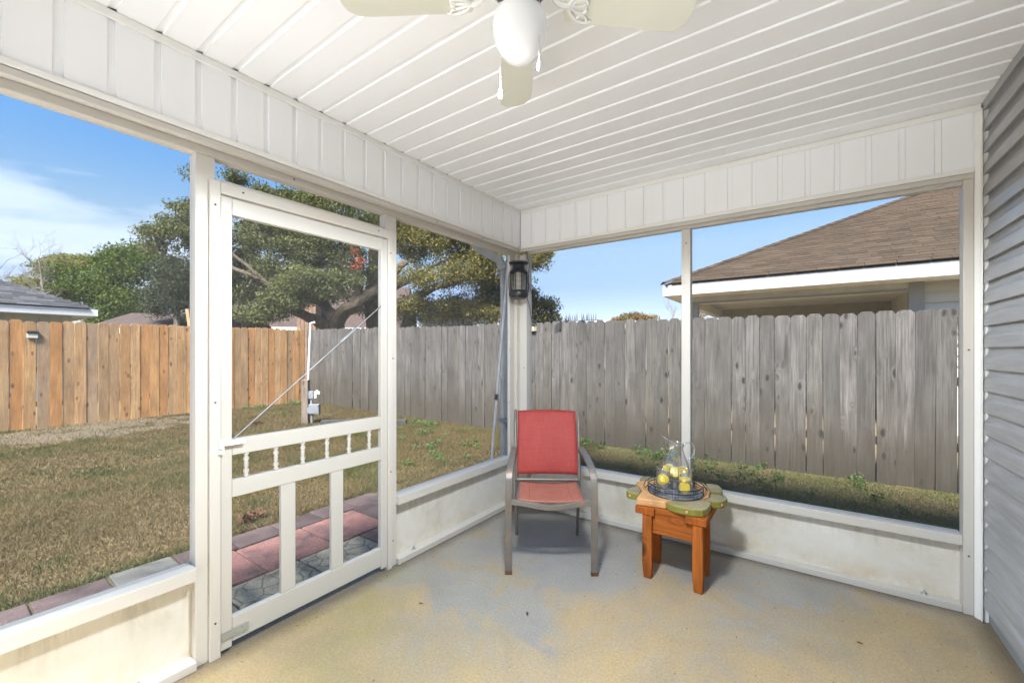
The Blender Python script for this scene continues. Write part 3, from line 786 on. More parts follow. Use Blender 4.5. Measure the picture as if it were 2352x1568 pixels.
# ================================================================== FENCES
def picket_mesh(m, wv, h, c):
    p = [(-wv / 2, -h), (wv / 2, -h), (wv / 2, -c), (wv / 2 - c * 0.9, 0), (-wv / 2 + c * 0.9, 0), (-wv / 2, -c)]
    return MB().prism(p, -0.008, 0.008, Matrix.Rotation(R(90), 4, 'X')).mesh('picket', m)
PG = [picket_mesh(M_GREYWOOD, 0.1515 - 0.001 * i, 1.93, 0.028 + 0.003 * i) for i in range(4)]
PO = [picket_mesh(M_PINE, 0.1495 - 0.001 * i, 1.95, 0.024 + 0.003 * i) for i in range(4)]
gf = empty('grey_fence', 'long weathered grey dog-ear picket fence behind the porch', 'fence', (-2.6, 2.8, 0))
pf = empty('pine_fence', 'newer orange pine dog-ear picket fence across the far side of the lawn', 'fence', (-8.7, -1, 0))
x = -8.52
while x < 6.2:
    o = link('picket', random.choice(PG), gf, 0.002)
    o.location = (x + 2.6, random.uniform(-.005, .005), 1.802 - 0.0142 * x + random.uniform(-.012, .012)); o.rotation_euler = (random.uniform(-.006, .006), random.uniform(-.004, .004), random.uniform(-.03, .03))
    x += 0.1535 + (random.uniform(0.001, .005) if random.random() < .05 else random.uniform(-.002, .0002))
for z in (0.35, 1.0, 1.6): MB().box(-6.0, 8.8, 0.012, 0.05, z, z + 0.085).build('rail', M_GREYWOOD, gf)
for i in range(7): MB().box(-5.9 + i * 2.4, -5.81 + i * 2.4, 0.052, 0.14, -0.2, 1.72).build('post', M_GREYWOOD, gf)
y = 2.70
while y > -7.5:
    o = link('picket', random.choice(PO), pf, 0.002)
    o.location = (random.uniform(-.006, .006), y + 1, 1.893 + 0.0125 * y + random.uniform(-.014, .014)); o.rotation_euler = (0, random.uniform(-.004, .004), R(90) + random.uniform(-.03, .03))
    y -= 0.1508 + (random.uniform(0.001, .006) if random.random() < .07 else random.uniform(-.001, .0015))
for z in (0.4, 1.0, 1.6): MB().box(-0.05, -0.012, -6.4, 3.75, z, z + 0.085).build('rail', M_PINE, pf)
for i in range(5): MB().box(-0.14, -0.052, -6.2 + i * 2.4, -6.11 + i * 2.4, -0.2, 1.75).build('post', M_PINE, pf)

# ================================================================== NEIGHBOURING HOUSES
def shingle_roof(house_, roof, mat, origin, u, up, width_at, rows, expo, tab, limit, shift=0):
    """courses of separate shingles on a roof plane: origin on the eave, u along the eave, up the slope direction;
    width_at(s) -> (u0, u1) of the course at slope distance s; the first `limit` (nearest) are objects, the rest one part"""
    u = Vector(u).normalized(); up = Vector(up).normalized(); n = u.cross(up).normalized()
    if n.z < 0: n = -n
    me = MB().box(-tab / 2 + 0.003, tab / 2 - 0.003, -0.002, expo * 1.6, 0.0, 0.012).mesh('shingle', mat)
    rot = Matrix((u, up, n)).transposed().to_4x4() @ Matrix.Rotation(R(-1.6), 4, 'X')
    cells = []
    for r_ in range(rows):
        s = r_ * expo; a, b = width_at(s)
        k = a + ((r_ * 0.37 + shift) % 1.0) * tab - tab
        tb_ = tab
        while k < b:
            lo, hi = max(k, a), min(k + tb_, b)
            if hi - lo > 0.02: cells.append((s, lo, hi))
            k += tb_; tb_ = tab * random.choice((1.0, 1.0, 0.7, 1.25))
    def wpos(c): return Vector(origin) + u * ((c[1] + c[2]) / 2) + up * c[0]
    def seen(c):
        p = wpos(c) - CAM; f = p.dot(FW)
        if f < 0.1: return 1e9
        x = 1176 + 963 * p.dot(RT) / f
        return p.length if -30 < x < 2382 else 1e6 + p.length
    cells.sort(key=seen)
    mb = MB()
    for i, c in enumerate(cells):
        M = Matrix.Translation(wpos(c) + n * (0.012 + random.uniform(0, .004))) @ rot @ Matrix.Diagonal(((c[2] - c[1]) / tab, 1, 1, 1))
        if i < limit:
            o = link('shingle', me, roof); o.matrix_world = M
            o.matrix_parent_inverse = Matrix.Identity(4); o.matrix_local = roof_inv(roof) @ M
        else: mb.box(-tab / 2 + 0.003, tab / 2 - 0.003, -0.002, expo * 1.6, 0.0, 0.012, M)
    if mb.v: tag(mb.build('shingle_rows', mat, roof), kind='stuff')

def roof_inv(o):
    m = Matrix.Translation(o.location)
    if o.parent: m = Matrix.Translation(o.parent.location) @ m
    return m.inverted()

# --- tan-roofed house behind the grey fence
nh = empty('brown_roofed_house', 'neighbour house with brown shingle hip roof rising above the weathered grey fence', 'house')
EY, EX, EZ, PT = 6.2, -0.45, 2.775, 0.50
W_, Dp = 15.0, 13.0
hr = Dp / 2
rv = [(EX, EY, EZ), (EX + W_, EY, EZ), (EX + W_, EY + Dp, EZ), (EX, EY + Dp, EZ), (EX + hr, EY + hr, EZ + PT * hr), (EX + W_ - hr, EY + hr, EZ + PT * hr)]
nroof = MB().add(rv, [(0, 1, 5, 4), (1, 2, 5), (2, 3, 4, 5), (3, 0, 4)]).build('roof', M_SHBROWN, nh)
sl = math.sqrt(1 + PT * PT)
shingle_roof(nh, nroof, M_SHBROWN, (0, EY - 0.03, EZ + 0.01), (1, 0, 0), (0, 1, PT), lambda s: (EX + 0.02 + (s + 0.19) / sl, min(EX + W_ - s / sl, 5.6)), 40, 0.15, 0.33, 300)
# hip cap along the visible hip
hd = Vector((1, 1, PT)).normalized(); hside = Vector((1, -1, 0)).normalized(); hn = hside.cross(hd)
if hn.z < 0: hn = -hn
cap = MB().add([(-.13, 0, -0.045), (0, 0, 0.0), (.13, 0, -0.045), (-.13, .30, -0.057), (0, .30, -0.012), (.13, .30, -0.057),
                (-.13, 0, -0.055), (0, 0, -0.012), (.13, 0, -0.055), (-.13, .30, -0.067), (0, .30, -0.024), (.13, .30, -0.067)],
               [(0, 1, 4, 3), (1, 2, 5, 4), (6, 7, 1, 0), (7, 8, 2, 1), (0, 3, 9, 6), (2, 8, 11, 5), (9, 10, 7, 6), (10, 11, 8, 7), (3, 4, 10, 9), (4, 5, 11, 10)]).mesh('ridge_cap', M_SHBROWN)
rotc = Matrix((hside, hd, hn)).transposed().to_4x4()
for i in range(34):
    o = link('ridge_cap', cap, nroof); o.matrix_local = Matrix.Translation(Vector((EX, EY, EZ)) + hd * (i * 0.22) + Vector((0, 0, 0.075 + random.uniform(0, .006)))) @ rotc
MB().box(EX, EX + W_, EY - 0.0, EY + 0.025, EZ - 0.235, EZ - 0.004).build('fascia', M_NFASCIA, nh)
MB().box(EX, EX + 0.025, EY + 0.026, EY + Dp, EZ - 0.235, EZ - 0.004).build('fascia', M_NFASCIA, nh)
MB().box(EX + 0.026, EX + W_, EY + 0.026, EY + Dp, EZ - 0.232, EZ - 0.22).build('soffit', M_NSOFFIT, nh)
nb = MB().box(0.0, 3.55, 6.80, 6.98, 2.39, 2.553).build('beam', M_NSOFFIT, nh)
for i in range(15): MB().box(0.06 + i * 0.24, 0.078 + i * 0.24, 6.79, 6.799, 2.44, 2.55).build('batten', M_NSOFFIT, nb)
MB().box(-0.002, 3.55, 6.775, 6.789, 2.39, 2.435).build('trim', M_NFASCIA, nb)
MB().box(0.0, 0.14, 6.80, 6.95, -0.1, 2.389).build('post', M_NFASCIA, nh)
MB().box(3.551, 3.74, 6.77, 6.98, -0.1, 2.553).build('post', M_NFASCIA, nh)
MB().box(0.0, 0.15, 7.0, 10.0, 2.30, 2.5).build('beam', M_NSOFFIT, nh)
MB().box(0.1, 4.0, 10.2, 10.4, -0.1, 2.54).build('porch_wall', M_NDARK, nh)
MB().box(3.741, 14.0, 6.87, 10.2, -0.1, 2.54).build('wall', M_NSIDING, nh)
for i in range(24):
    zz = 2.54 - 0.18 * (i + 1)
    if zz < 0.9: break
    MB().prism([(0, 0.008), (-0.032, 0.0), (-0.034, 0.006), (-0.004, 0.184), (0, 0.184)], 3.742, 9.0, Matrix(((0, 0, 1, 0), (1, 0, 0, 6.869), (0, 1, 0, zz), (0, 0, 0, 1)))).build('siding_board', M_NSIDING, nh)
wn = MB().box(4.28, 4.36, 6.82, 6.868, 1.0, 2.32).box(5.3, 5.38, 6.82, 6.868, 1.0, 2.32).box(4.361, 5.299, 6.82, 6.868, 2.24, 2.32).build('window', M_NFASCIA, nh)
MB().box(4.361, 5.299, 6.845, 6.866, 1.0, 2.239).build('pane', M_SOLARP, wn)

# --- grey house with charcoal roof beyond the pine fence
gh = empty('charcoal_roofed_house', 'grey panelled house with charcoal hip roof beyond the orange pine fence', 'house')
X0, Y0, Z0, P0 = -13.7, -0.24, 2.485, 0.47
rv = [(X0, Y0, Z0), (X0, Y0 - 14, Z0), (X0 - 10, Y0 - 14, Z0), (X0 - 10, Y0, Z0), (X0 - 5, Y0 - 5, Z0 + P0 * 5), (X0 - 5, Y0 - 9, Z0 + P0 * 5)]
groof = MB().add(rv, [(0, 1, 5, 4), (1, 2, 5), (2, 3, 4, 5), (3, 0, 4)]).build('roof', M_SHDARK, gh)
sl2 = math.sqrt(1 + P0 * P0)
shingle_roof(gh, groof, M_SHDARK, (X0 + 0.03, Y0, Z0 + 0.01), (0, -1, 0), (-1, 0, P0), lambda s: ((s + 0.2) / sl2, 4.2), 22, 0.15, 0.42, 190)
MB().box(X0 - 0.03, X0, Y0 - 14, Y0, Z0 - 0.175, Z0 - 0.003).build('fascia', M_FFASCIA, gh)
MB().box(X0 - 10, X0 - 0.031, Y0 - 0.03, Y0, Z0 - 0.175, Z0 - 0.003).build('fascia', M_FFASCIA, gh)
MB().box(X0 - 10, X0 - 0.031, Y0 - 14, Y0 - 0.031, Z0 - 0.17, Z0 - 0.16).build('soffit', M_NSOFFIT, gh)
gw = MB().box(X0 - 9.5, X0 - 0.55, Y0 - 13.4, Y0 - 0.42, -0.1, Z0 - 0.171).build('wall', M_GREYWALL, gh)
for i in range(30):
    MB().box(X0 - 0.549, X0 - 0.535, Y0 - 0.42 - 0.20 * i - 0.192, Y0 - 0.42 - 0.20 * i, 0.0, Z0 - 0.172).build('wall_panel', M_GREYWALL, gw)

# --- far houses half hidden by the trees
def gable(name, label, c, yaw, L, D, eave, ridge, wm, rm):
    h = empty(name, label, 'house', c, yaw)
    MB().box(-L / 2, L / 2, -D / 2, D / 2, -0.5, eave).build('wall', wm, h)
    MB().add([(-L / 2 - .3, -D / 2 - .5, eave - 0.1), (L / 2 + .3, -D / 2 - .5, eave - 0.1), (L / 2 + .3, 0, ridge), (-L / 2 - .3, 0, ridge), (L / 2 + .3, D / 2 + .5, eave - 0.1), (-L / 2 - .3, D / 2 + .5, eave - 0.1)],
             [(0, 1, 2, 3), (3, 2, 4, 5), (0, 3, 5), (1, 4, 2)]).build('roof', rm, h)
    MB().box(-L / 2 - .3, L / 2 + .3, -D / 2 - .54, -D / 2 - .5, eave - 0.28, eave - 0.08).build('fascia', M_FFASCIA, h)
    return h
c = at(745, 790, 25.0); c.z = -0.1
bh = gable('brown_brick_house', 'brown brick house with chimney glimpsed behind the forked oak limbs', tuple(c), YAW + R(6), 9.5, 7.0, 2.75, 5.35, M_BRICK, M_SHFAR)
ch = MB().box(0.1, 1.0, -4.3, -3.5, 0, 5.1).build('chimney', M_BRICK, bh)
for i in range(5): MB().box(0.12 + i * 0.18, 0.28 + i * 0.18, -4.325, -4.301, 0.0, 5.08).build('wall_panel', M_BRICK, ch)
MB().box(0.02, 1.08, -4.38, -3.42, 5.101, 5.2).build('chimney_cap', M_BRICK, ch)
wi = MB().box(-1.6, -0.4, -3.56, -3.501, 1.2, 2.3).build('window', M_FFASCIA, bh)
MB().box(-1.5, -0.5, -3.58, -3.561, 1.3, 2.2).build('pane', M_SOLARP, wi)
c = at(450, 790, 18.5); c.z = -0.1
gable('pink_roofed_house', 'low house with pinkish brown roof and white eave just over the pine fence', tuple(c), YAW + R(10), 4.4, 4.2, 2.42, 3.12, M_BRICK, M_SHFAR)
c = at(1440, 790, 33.0); c.z = -0.1
gable('far_cream_house', 'small distant cream house with a low gable roof beyond the grey fence spikes', tuple(c), YAW + R(-14), 4.2, 4.0, 3.05, 3.95, M_NSIDING, M_NSIDING)
p = at(437, 752, 10.6)
MB().box(-0.04, 0.04, -0.03, 0.03, -2.0, 0.47, Tm(p.x, p.y, p.z, YAW, 0, R(-8))).build('leaning_stake', M_PINE)
tag(bpy.data.objects['leaning_stake'], 'rough brown wooden stake leaning up behind the pine fence', 'stake')

# ================================================================== TREES
def leaves(centers, rad, per, size, cols, flat=0.65, name='crown', aspect=0.5, droop=0.0):
    """leaf clumps: numpy mesh of folded leaf quads"""
    C_ = np.repeat(np.asarray(centers), per, axis=0); N = len(C_)
    rr = np.repeat(np.asarray(rad), per)
    d = rng.normal(size=(N, 3)); d /= np.linalg.norm(d, axis=1)[:, None]
    d *= (rng.random(N) ** 0.45)[:, None]; d[:, 2] *= flat
    P = C_ + d * rr[:, None]
    a = rng.normal(size=(N, 3)); a[:, 2] -= droop; a /= np.linalg.norm(a, axis=1)[:, None]
    b = rng.normal(size=(N, 3)); b[:, 2] *= 0.6; b -= a * (a * b).sum(1)[:, None]; b /= np.linalg.norm(b, axis=1)[:, None]
    s = size * rng.uniform(0.6, 1.3, N)
    a *= s[:, None]; b *= (s * aspect)[:, None]
    V = np.empty((N, 4, 3)); V[:, 0] = P - a * 0.5; V[:, 1] = P + b * 0.5; V[:, 2] = P + a * 0.5; V[:, 3] = P - b * 0.5
    cols = np.asarray(cols)
    # every clump leans to one hue; each leaf varies round it
    ci = np.repeat(rng.random(len(centers)), per) * 0.7 + rng.random(N) * 0.3
    idx = np.clip(ci * (len(cols) - 1), 0, len(cols) - 1.001); i0 = idx.astype(int); f = (idx - i0)[:, None]
    c = cols[i0] * (1 - f) + cols[i0 + 1] * f
    c = c * rng.uniform(0.75, 1.25, N)[:, None]
    T = np.repeat(c, 4, axis=0)
    return np_mesh(name, V.reshape(-1, 3), np.arange(N * 4).reshape(N, 4), M_LEAF, T)

def blob_points(blobs):
    """(px, py, rx, ry, depth, n [, depth radius]) in photo pixels and metres -> clump centres"""
    out = []
    for b in blobs:
        x, y, rx, ry, d, n = b[:6]; dr = b[6] if len(b) > 6 else rx * d / 963 * 0.7
        k = 0
        while k < n:
            v = rng.normal(size=3); v /= np.linalg.norm(v); v *= rng.random() ** 0.4
            p = at(x + v[0] * rx, y + v[1] * ry, d + v[2] * dr)
            if p.z > 0.5: out.append(tuple(p)); k += 1
    return out

def grow(trunks, centers, mat, twig=0.018, step=0.7, every=1, rmin=0.02):
    """trunks: list of (points, radii); then twigs that reach towards the clump centres"""
    mb = MB(); nodes = []
    for pts, rad in trunks:
        cv = curve(pts, 5); m = len(cv)
        rs = [rad[0] + (rad[1] - rad[0]) * i / (m - 1) for i in range(m)]
        mb.tube([p + Vector(rng.normal(size=3) * min(.03, rs[i] * .15)) for i, p in enumerate(cv)], rs, 9)
        nodes += [(p, r) for p, r in zip(cv, rs)][m // 3:]
    P = np.array([tuple(n[0]) for n in nodes]); Rr = [n[1] for n in nodes]
    cs = [np.array(c) for c in centers][::every]
    cs.sort(key=lambda c: np.min(np.sum((P - c) ** 2, 1)))
    for c in cs:
        d2 = np.sum((P - c) ** 2, 1); i = int(np.argmin(d2)); a = P[i]
        L = math.sqrt(d2[i])
        if L < 0.15: continue
        mid = (a + c) / 2 + rng.normal(size=3) * L * 0.13 + np.array([0, 0, L * 0.06])
        r0 = max(rmin * 0.6, min(Rr[i] * 0.6, 0.014 * L + twig))
        cv = curve([a, mid, c], 4)
        mb.tube(cv, [r0 + (0.006 - r0) * q / (len(cv) - 1) for q in range(len(cv))], 5)
        k = max(1, int(L / step))
        newp = [np.array(cv[int((q + 1) * (len(cv) - 1) / k)]) for q in range(k)]
        P = np.vstack([P] + newp); Rr += [max(0.008, r0 * 0.7)] * len(newp)
    return mb

def tree(name, label, base, trunks, blobs, cols, rad=(0.28, 0.5), per=70, size=0.085, bark=None, group=None, extra=None, cat='tree', every=1, **kw):
    t = empty(name, label, cat, tuple(base), 0, group)
    cs = blob_points(blobs)
    mb = grow(trunks, cs, bark or M_BARK, every=every)
    o = mb.build('trunk', bark or M_BARK, t, True); o.location = -t.location
    me = leaves(cs, rng.uniform(rad[0], rad[1], len(cs)), per, size, cols, **kw)
    o = link('crown', me, t); o.location = -t.location
    if extra:
        for nm, bl, cc, pr in extra:
            me = leaves(blob_points(bl), np.full(sum(b[5] for b in bl), pr[0]), pr[1], pr[2], cc, name=nm)
            o = link(nm, me, t); o.location = -t.location
    return t

OAKG = [(0.056, 0.067, 0.024), (0.082, 0.095, 0.033), (0.111, 0.120, 0.044), (0.070, 0.079, 0.028), (0.130, 0.135, 0.052)]
OAKO = [(0.073, 0.078, 0.025), (0.115, 0.111, 0.033), (0.154, 0.135, 0.041), (0.092, 0.092, 0.030), (0.168, 0.139, 0.044)]
DARKG = [(0.027, 0.038, 0.020), (0.043, 0.054, 0.025), (0.058, 0.065, 0.035)]
BRIGHT = [(0.031, 0.054, 0.008), (0.054, 0.085, 0.013), (0.080, 0.109, 0.018), (0.042, 0.068, 0.011)]

# main live oak, forked low behind the fence corner
d = 14.0
b0 = at(775, 860, d); b0.z = -0.2
tr = [([b0, at(775, 745, d), at(815, 700, d), at(868, 662, d + .3), at(930, 600, d + .6)], (0.30, 0.12)),
      ([at(778, 750, d), at(745, 700, d + .5), at(712, 640, d + 1), at(690, 560, d + 1.2)], (0.22, 0.07)),
      ([at(772, 762, d), at(720, 735, d - .3), at(660, 700, d - .8), at(600, 640, d - 1), at(520, 570, d - 1.2)], (0.22, 0.03)),
      ([at(815, 700, d), at(830, 610, d), at(800, 500, d)], (0.17, 0.05)),
      ([at(600, 640, d - 1), at(500, 600, d - 1), at(420, 545, d - 1), at(345, 525, d - 1)], (0.08, 0.02)),
      ([at(690, 560, d + 1.2), at(620, 470, d), at(540, 420, d - .5)], (0.08, 0.02)),
      ([at(745, 700, d + .5), at(700, 690, d + .5), at(640, 700, d + 1)], (0.10, 0.03))]
tree('live_oak', 'wide spreading green live oak forked low behind the fence corner', b0, tr,
     [(620, 560, 110, 70, d, 112), (740, 560, 110, 75, d, 105), (640, 640, 110, 38, d - .5, 66), (790, 620, 80, 45, d, 40), (560, 640, 60, 60, d, 40), (690, 680, 110, 26, d + 1, 30), (650, 690, 70, 30, d - 1.2, 40), (770, 655, 60, 30, d - 1.4, 34), (700, 640, 60, 26, d - 1.6, 26), (600, 720, 60, 18, d - 1, 26), (830, 690, 40, 30, d + 1.5, 16),
      (590, 480, 80, 30, d, 36), (700, 480, 110, 40, d, 60), (790, 500, 70, 60, d, 50),
      (405, 535, 70, 16, d - 1, 30), (350, 530, 40, 10, d - 1, 9), (360, 566, 44, 9, d - 1, 9), (430, 480, 34, 12, d - 1, 12), (440, 565, 26, 20, d - 1, 9), (415, 505, 44, 8, d - 1, 8), (450, 400, 8, 5, d - 1, 3), (480, 520, 40, 60, d - 1, 24),
      (535, 405, 30, 12, d - .5, 9), (600, 440, 45, 16, d, 14), (660, 452, 38, 16, d, 14), (720, 470, 40, 20, d, 16)],
     OAKG, per=135, size=0.085, rad=(0.26, 0.50),
     extra=[('red_sprig', [(815, 578, 9, 7, d - 1.4, 6), (828, 596, 13, 9, d - 1.4, 9), (816, 613, 16, 7, d - 1.4, 10)], [(0.20, 0.055, 0.035), (0.26, 0.09, 0.05)], (0.13, 9, 0.10))])
# olive-brown oak beside it
d = 15.5
b0 = at(862, 860, d); b0.z = -0.2
tr = [([b0, at(860, 740, d), at(856, 660, d), at(862, 580, d), at(880, 480, d)], (0.36, 0.16)),
      ([at(858, 690, d), at(915, 655, d), at(975, 622, d), at(1040, 590, d)], (0.20, 0.03)),
      ([at(860, 725, d), at(925, 695, d - .5), at(990, 664, d - 1), at(1040, 650, d - 1), at(1110, 625, d - .5)], (0.22, 0.02)),
      ([at(862, 580, d), at(960, 520, d), at(1050, 480, d)], (0.16, 0.05)),
      ([at(1040, 590, d), at(1150, 580, d), at(1240, 590, d)], (0.07, 0.02))]
tree('olive_oak', 'broad olive brown oak with long bare lower limbs behind the grey fence', b0, tr,
     [(980, 640, 70, 30, d - 1.2, 30), (1060, 620, 60, 30, d - 1.2, 26), (1000, 550, 120, 62, d, 128), (930, 520, 80, 50, d, 64), (1090, 560, 90, 70, d, 84), (950, 450, 120, 50, d + .5, 90), (1060, 640, 80, 30, d + .5, 24), (1080, 705, 90, 38, d + 1, 80), (1140, 670, 45, 60, d + 1, 52), (1040, 735, 90, 12, d + 1.5, 50), (1110, 720, 50, 22, d - .5, 40), (960, 700, 60, 18, d - .8, 22), (1120, 600, 40, 50, d - 1, 36), (1000, 700, 60, 25, d + 2, 22),
      (935, 720, 60, 25, d + 2, 22), (1225, 595, 42, 24, d, 26), (1250, 580, 18, 10, d, 6), (1150, 500, 70, 60, d, 50), (860, 450, 60, 60, d, 40)],
     OAKO, per=135, size=0.085, rad=(0.26, 0.50))
d = 17.0
b0 = at(1238, 860, d); b0.z = -0.2
tree('small_oak', 'small dull green oak right of the corner post behind the grey fence', b0,
     [([b0, at(1238, 740, d), at(1232, 690, d)], (0.12, 0.05))],
     [(1235, 715, 45, 36, d, 60), (1215, 680, 22, 40, d, 26), (1268, 735, 26, 12, d, 14), (1190, 700, 40, 50, d, 40)], OAKO[:2] + DARKG[1:], per=80, size=0.10)
# dark tree behind the oak's left end
d = 16.5
b0 = at(410, 860, d); b0.z = -0.1
tree('dark_evergreen', 'dense dark evergreen tree rising behind the pine fence beside the bright one', b0,
     [([b0, at(408, 740, d), at(405, 670, d), at(400, 610, d)], (0.16, 0.05))],
     [(410, 640, 60, 40, d, 110), (380, 680, 55, 50, d, 90), (440, 690, 40, 50, d, 60), (395, 605, 50, 14, d, 30), (500, 690, 60, 60, d, 80)], DARKG, per=90, size=0.085, bark=M_BARKPALE)
# bright green trees
d = 21.0
b0 = at(235, 860, d); b0.z = -0.1
tree('bright_green_tree', 'tall bright green leafy tree behind the charcoal roofed house', b0,
     [([b0, at(240, 740, d), at(250, 660, d), at(265, 600, d)], (0.2, 0.06))],
     [(285, 610, 80, 34, d, 90), (200, 660, 80, 44, d, 100), (270, 690, 80, 55, d, 130), (150, 670, 50, 30, d, 36), (290, 577, 55, 14, d, 24), (345, 585, 40, 14, d, 12), (250, 735, 90, 20, d, 60), (130, 625, 30, 14, d, 16)],
     BRIGHT, per=80, size=0.13, rad=(0.4, 0.75))
d = 34.0
b0 = at(140, 860, d); b0.z = -0.1
tree('umbrella_pine', 'distant flat topped yellow green pine above the charcoal roof', b0,
     [([b0, at(140, 740, d), at(138, 640, d), at(140, 605, d)], (0.25, 0.1))],
     [(165, 606, 72, 12, d, 110, 2.0), (165, 596, 50, 7, d, 50, 1.5), (70, 648, 45, 20, d, 34, 1.5), (105, 618, 35, 16, d, 34, 1.5)], [(0.085, 0.105, 0.025), (0.14, 0.145, 0.035), (0.11, 0.10, 0.045)], per=90, size=0.16, rad=(0.5, 0.9), flat=0.5)

def bare_tree(name, label, base, d_, trunk, spread, n, seed, r0=0.09):
    rg = np.random.default_rng(seed); mb = MB()
    pts = curve(trunk, 6); m = len(pts)
    mb.tube(pts, [r0 + (0.02 - r0) * i / (m - 1) for i in range(m)], 7)
    def branch(p, dirv, L, r, lev):
        q = [p]; dd = dirv.copy()
        for i in range(4):
            dd = (dd + Vector(rg.normal(size=3)) * 0.16 + Vector((0, 0, 0.05))).normalized(); q.append(q[-1] + dd * L / 4)
        mb.tube(q, [r * (1 - 0.2 * i) for i in range(5)], 4)
        if lev:
            for k_ in range(3):
                s = q[1 + k_ % 4]; nd_ = (dd + Vector(rg.normal(size=3)) * 0.6).normalized(); branch(s, nd_, L * 0.6, r * 0.55, lev - 1)
    for i in range(n):
        s = pts[int((0.35 + 0.62 * i / n) * (m - 1))]
        a = rg.uniform(0, 2 * math.pi); branch(s, Vector((math.cos(a) * .8, math.sin(a) * .8, 0.75)).normalized(), spread * rg.uniform(.6, 1.1), max(0.010, r0 * 0.34), 3)
    t = empty(name, label, 'tree', tuple(base))
    o = mb.build('trunk', M_BARKPALE, t, True); o.location = -t.location
    return t
d = 20.0; b0 = at(97, 860, d); b0.z = -0.1
bare_tree('bare_tree', 'pale leafless tree standing above the charcoal roof at the picture edge', b0, d, [b0, at(99, 720, d), at(98, 660, d), at(88, 590, d)], 1.7, 15, 3, 0.05)
d = 22.0; b0 = at(-20, 860, d); b0.z = -0.1
bare_tree('bare_tree', 'leafless dark twigged tree cut off by the frame above the charcoal roof', b0, d, [b0, at(-20, 700, d), at(-15, 620, d)], 1.6, 8, 5, 0.06)
d = 24.0; b0 = at(1540, 860, d); b0.z = -0.1
bare_tree('bare_tree', 'thin leafless tree showing twigs beside the brown roof corner', b0, d, [b0, at(1540, 760, d), at(1552, 705, d)], 1.0, 9, 9, 0.035)
d = 30.0; b0 = at(1462, 860, d); b0.z = -0.1
tree('autumn_tree', 'far rusty orange and green treetop peeking over the grey fence', b0, [([b0, at(1462, 760, d), at(1462, 738, d)], (0.12, 0.06))],
     [(1440, 733, 26, 9, d, 26), (1485, 732, 28, 7, d, 24), (1460, 726, 18, 7, d, 12), (1415, 738, 10, 6, d, 8)], [(0.07, 0.10, 0.035), (0.20, 0.10, 0.04), (0.13, 0.12, 0.045), (0.09, 0.10, 0.03)], per=50, size=0.16, rad=(0.3, 0.5))
d = 26.0; b0 = at(1600, 860, d); b0.z = -0.1
tree('russet_tree', 'russet half bare tree seen under the neighbour porch beam', b0, [([b0, at(1600, 740, d), at(1605, 715, d)], (0.1, 0.04))],
     [(1605, 722, 22, 16, d, 22)], [(0.14, 0.09, 0.05), (0.20, 0.13, 0.08)], per=24, size=0.12, rad=(0.3, 0.5))

# ================================================================== GRASS AND WEEDS
def value_noise(x, y, s, seed):
    r_ = np.random.default_rng(seed); G = r_.random((64, 64))
    u, v = x * s + 20, y * s + 20; i, j = np.floor(u).astype(int), np.floor(v).astype(int); fu, fv = u - i, v - j
    fu, fv = fu * fu * (3 - 2 * fu), fv * fv * (3 - 2 * fv)
    g = lambda a, b: G[a % 64, b % 64]
    return (g(i, j) * (1 - fu) + g(i + 1, j) * fu) * (1 - fv) + (g(i, j + 1) * (1 - fu) + g(i + 1, j + 1) * fu) * fv

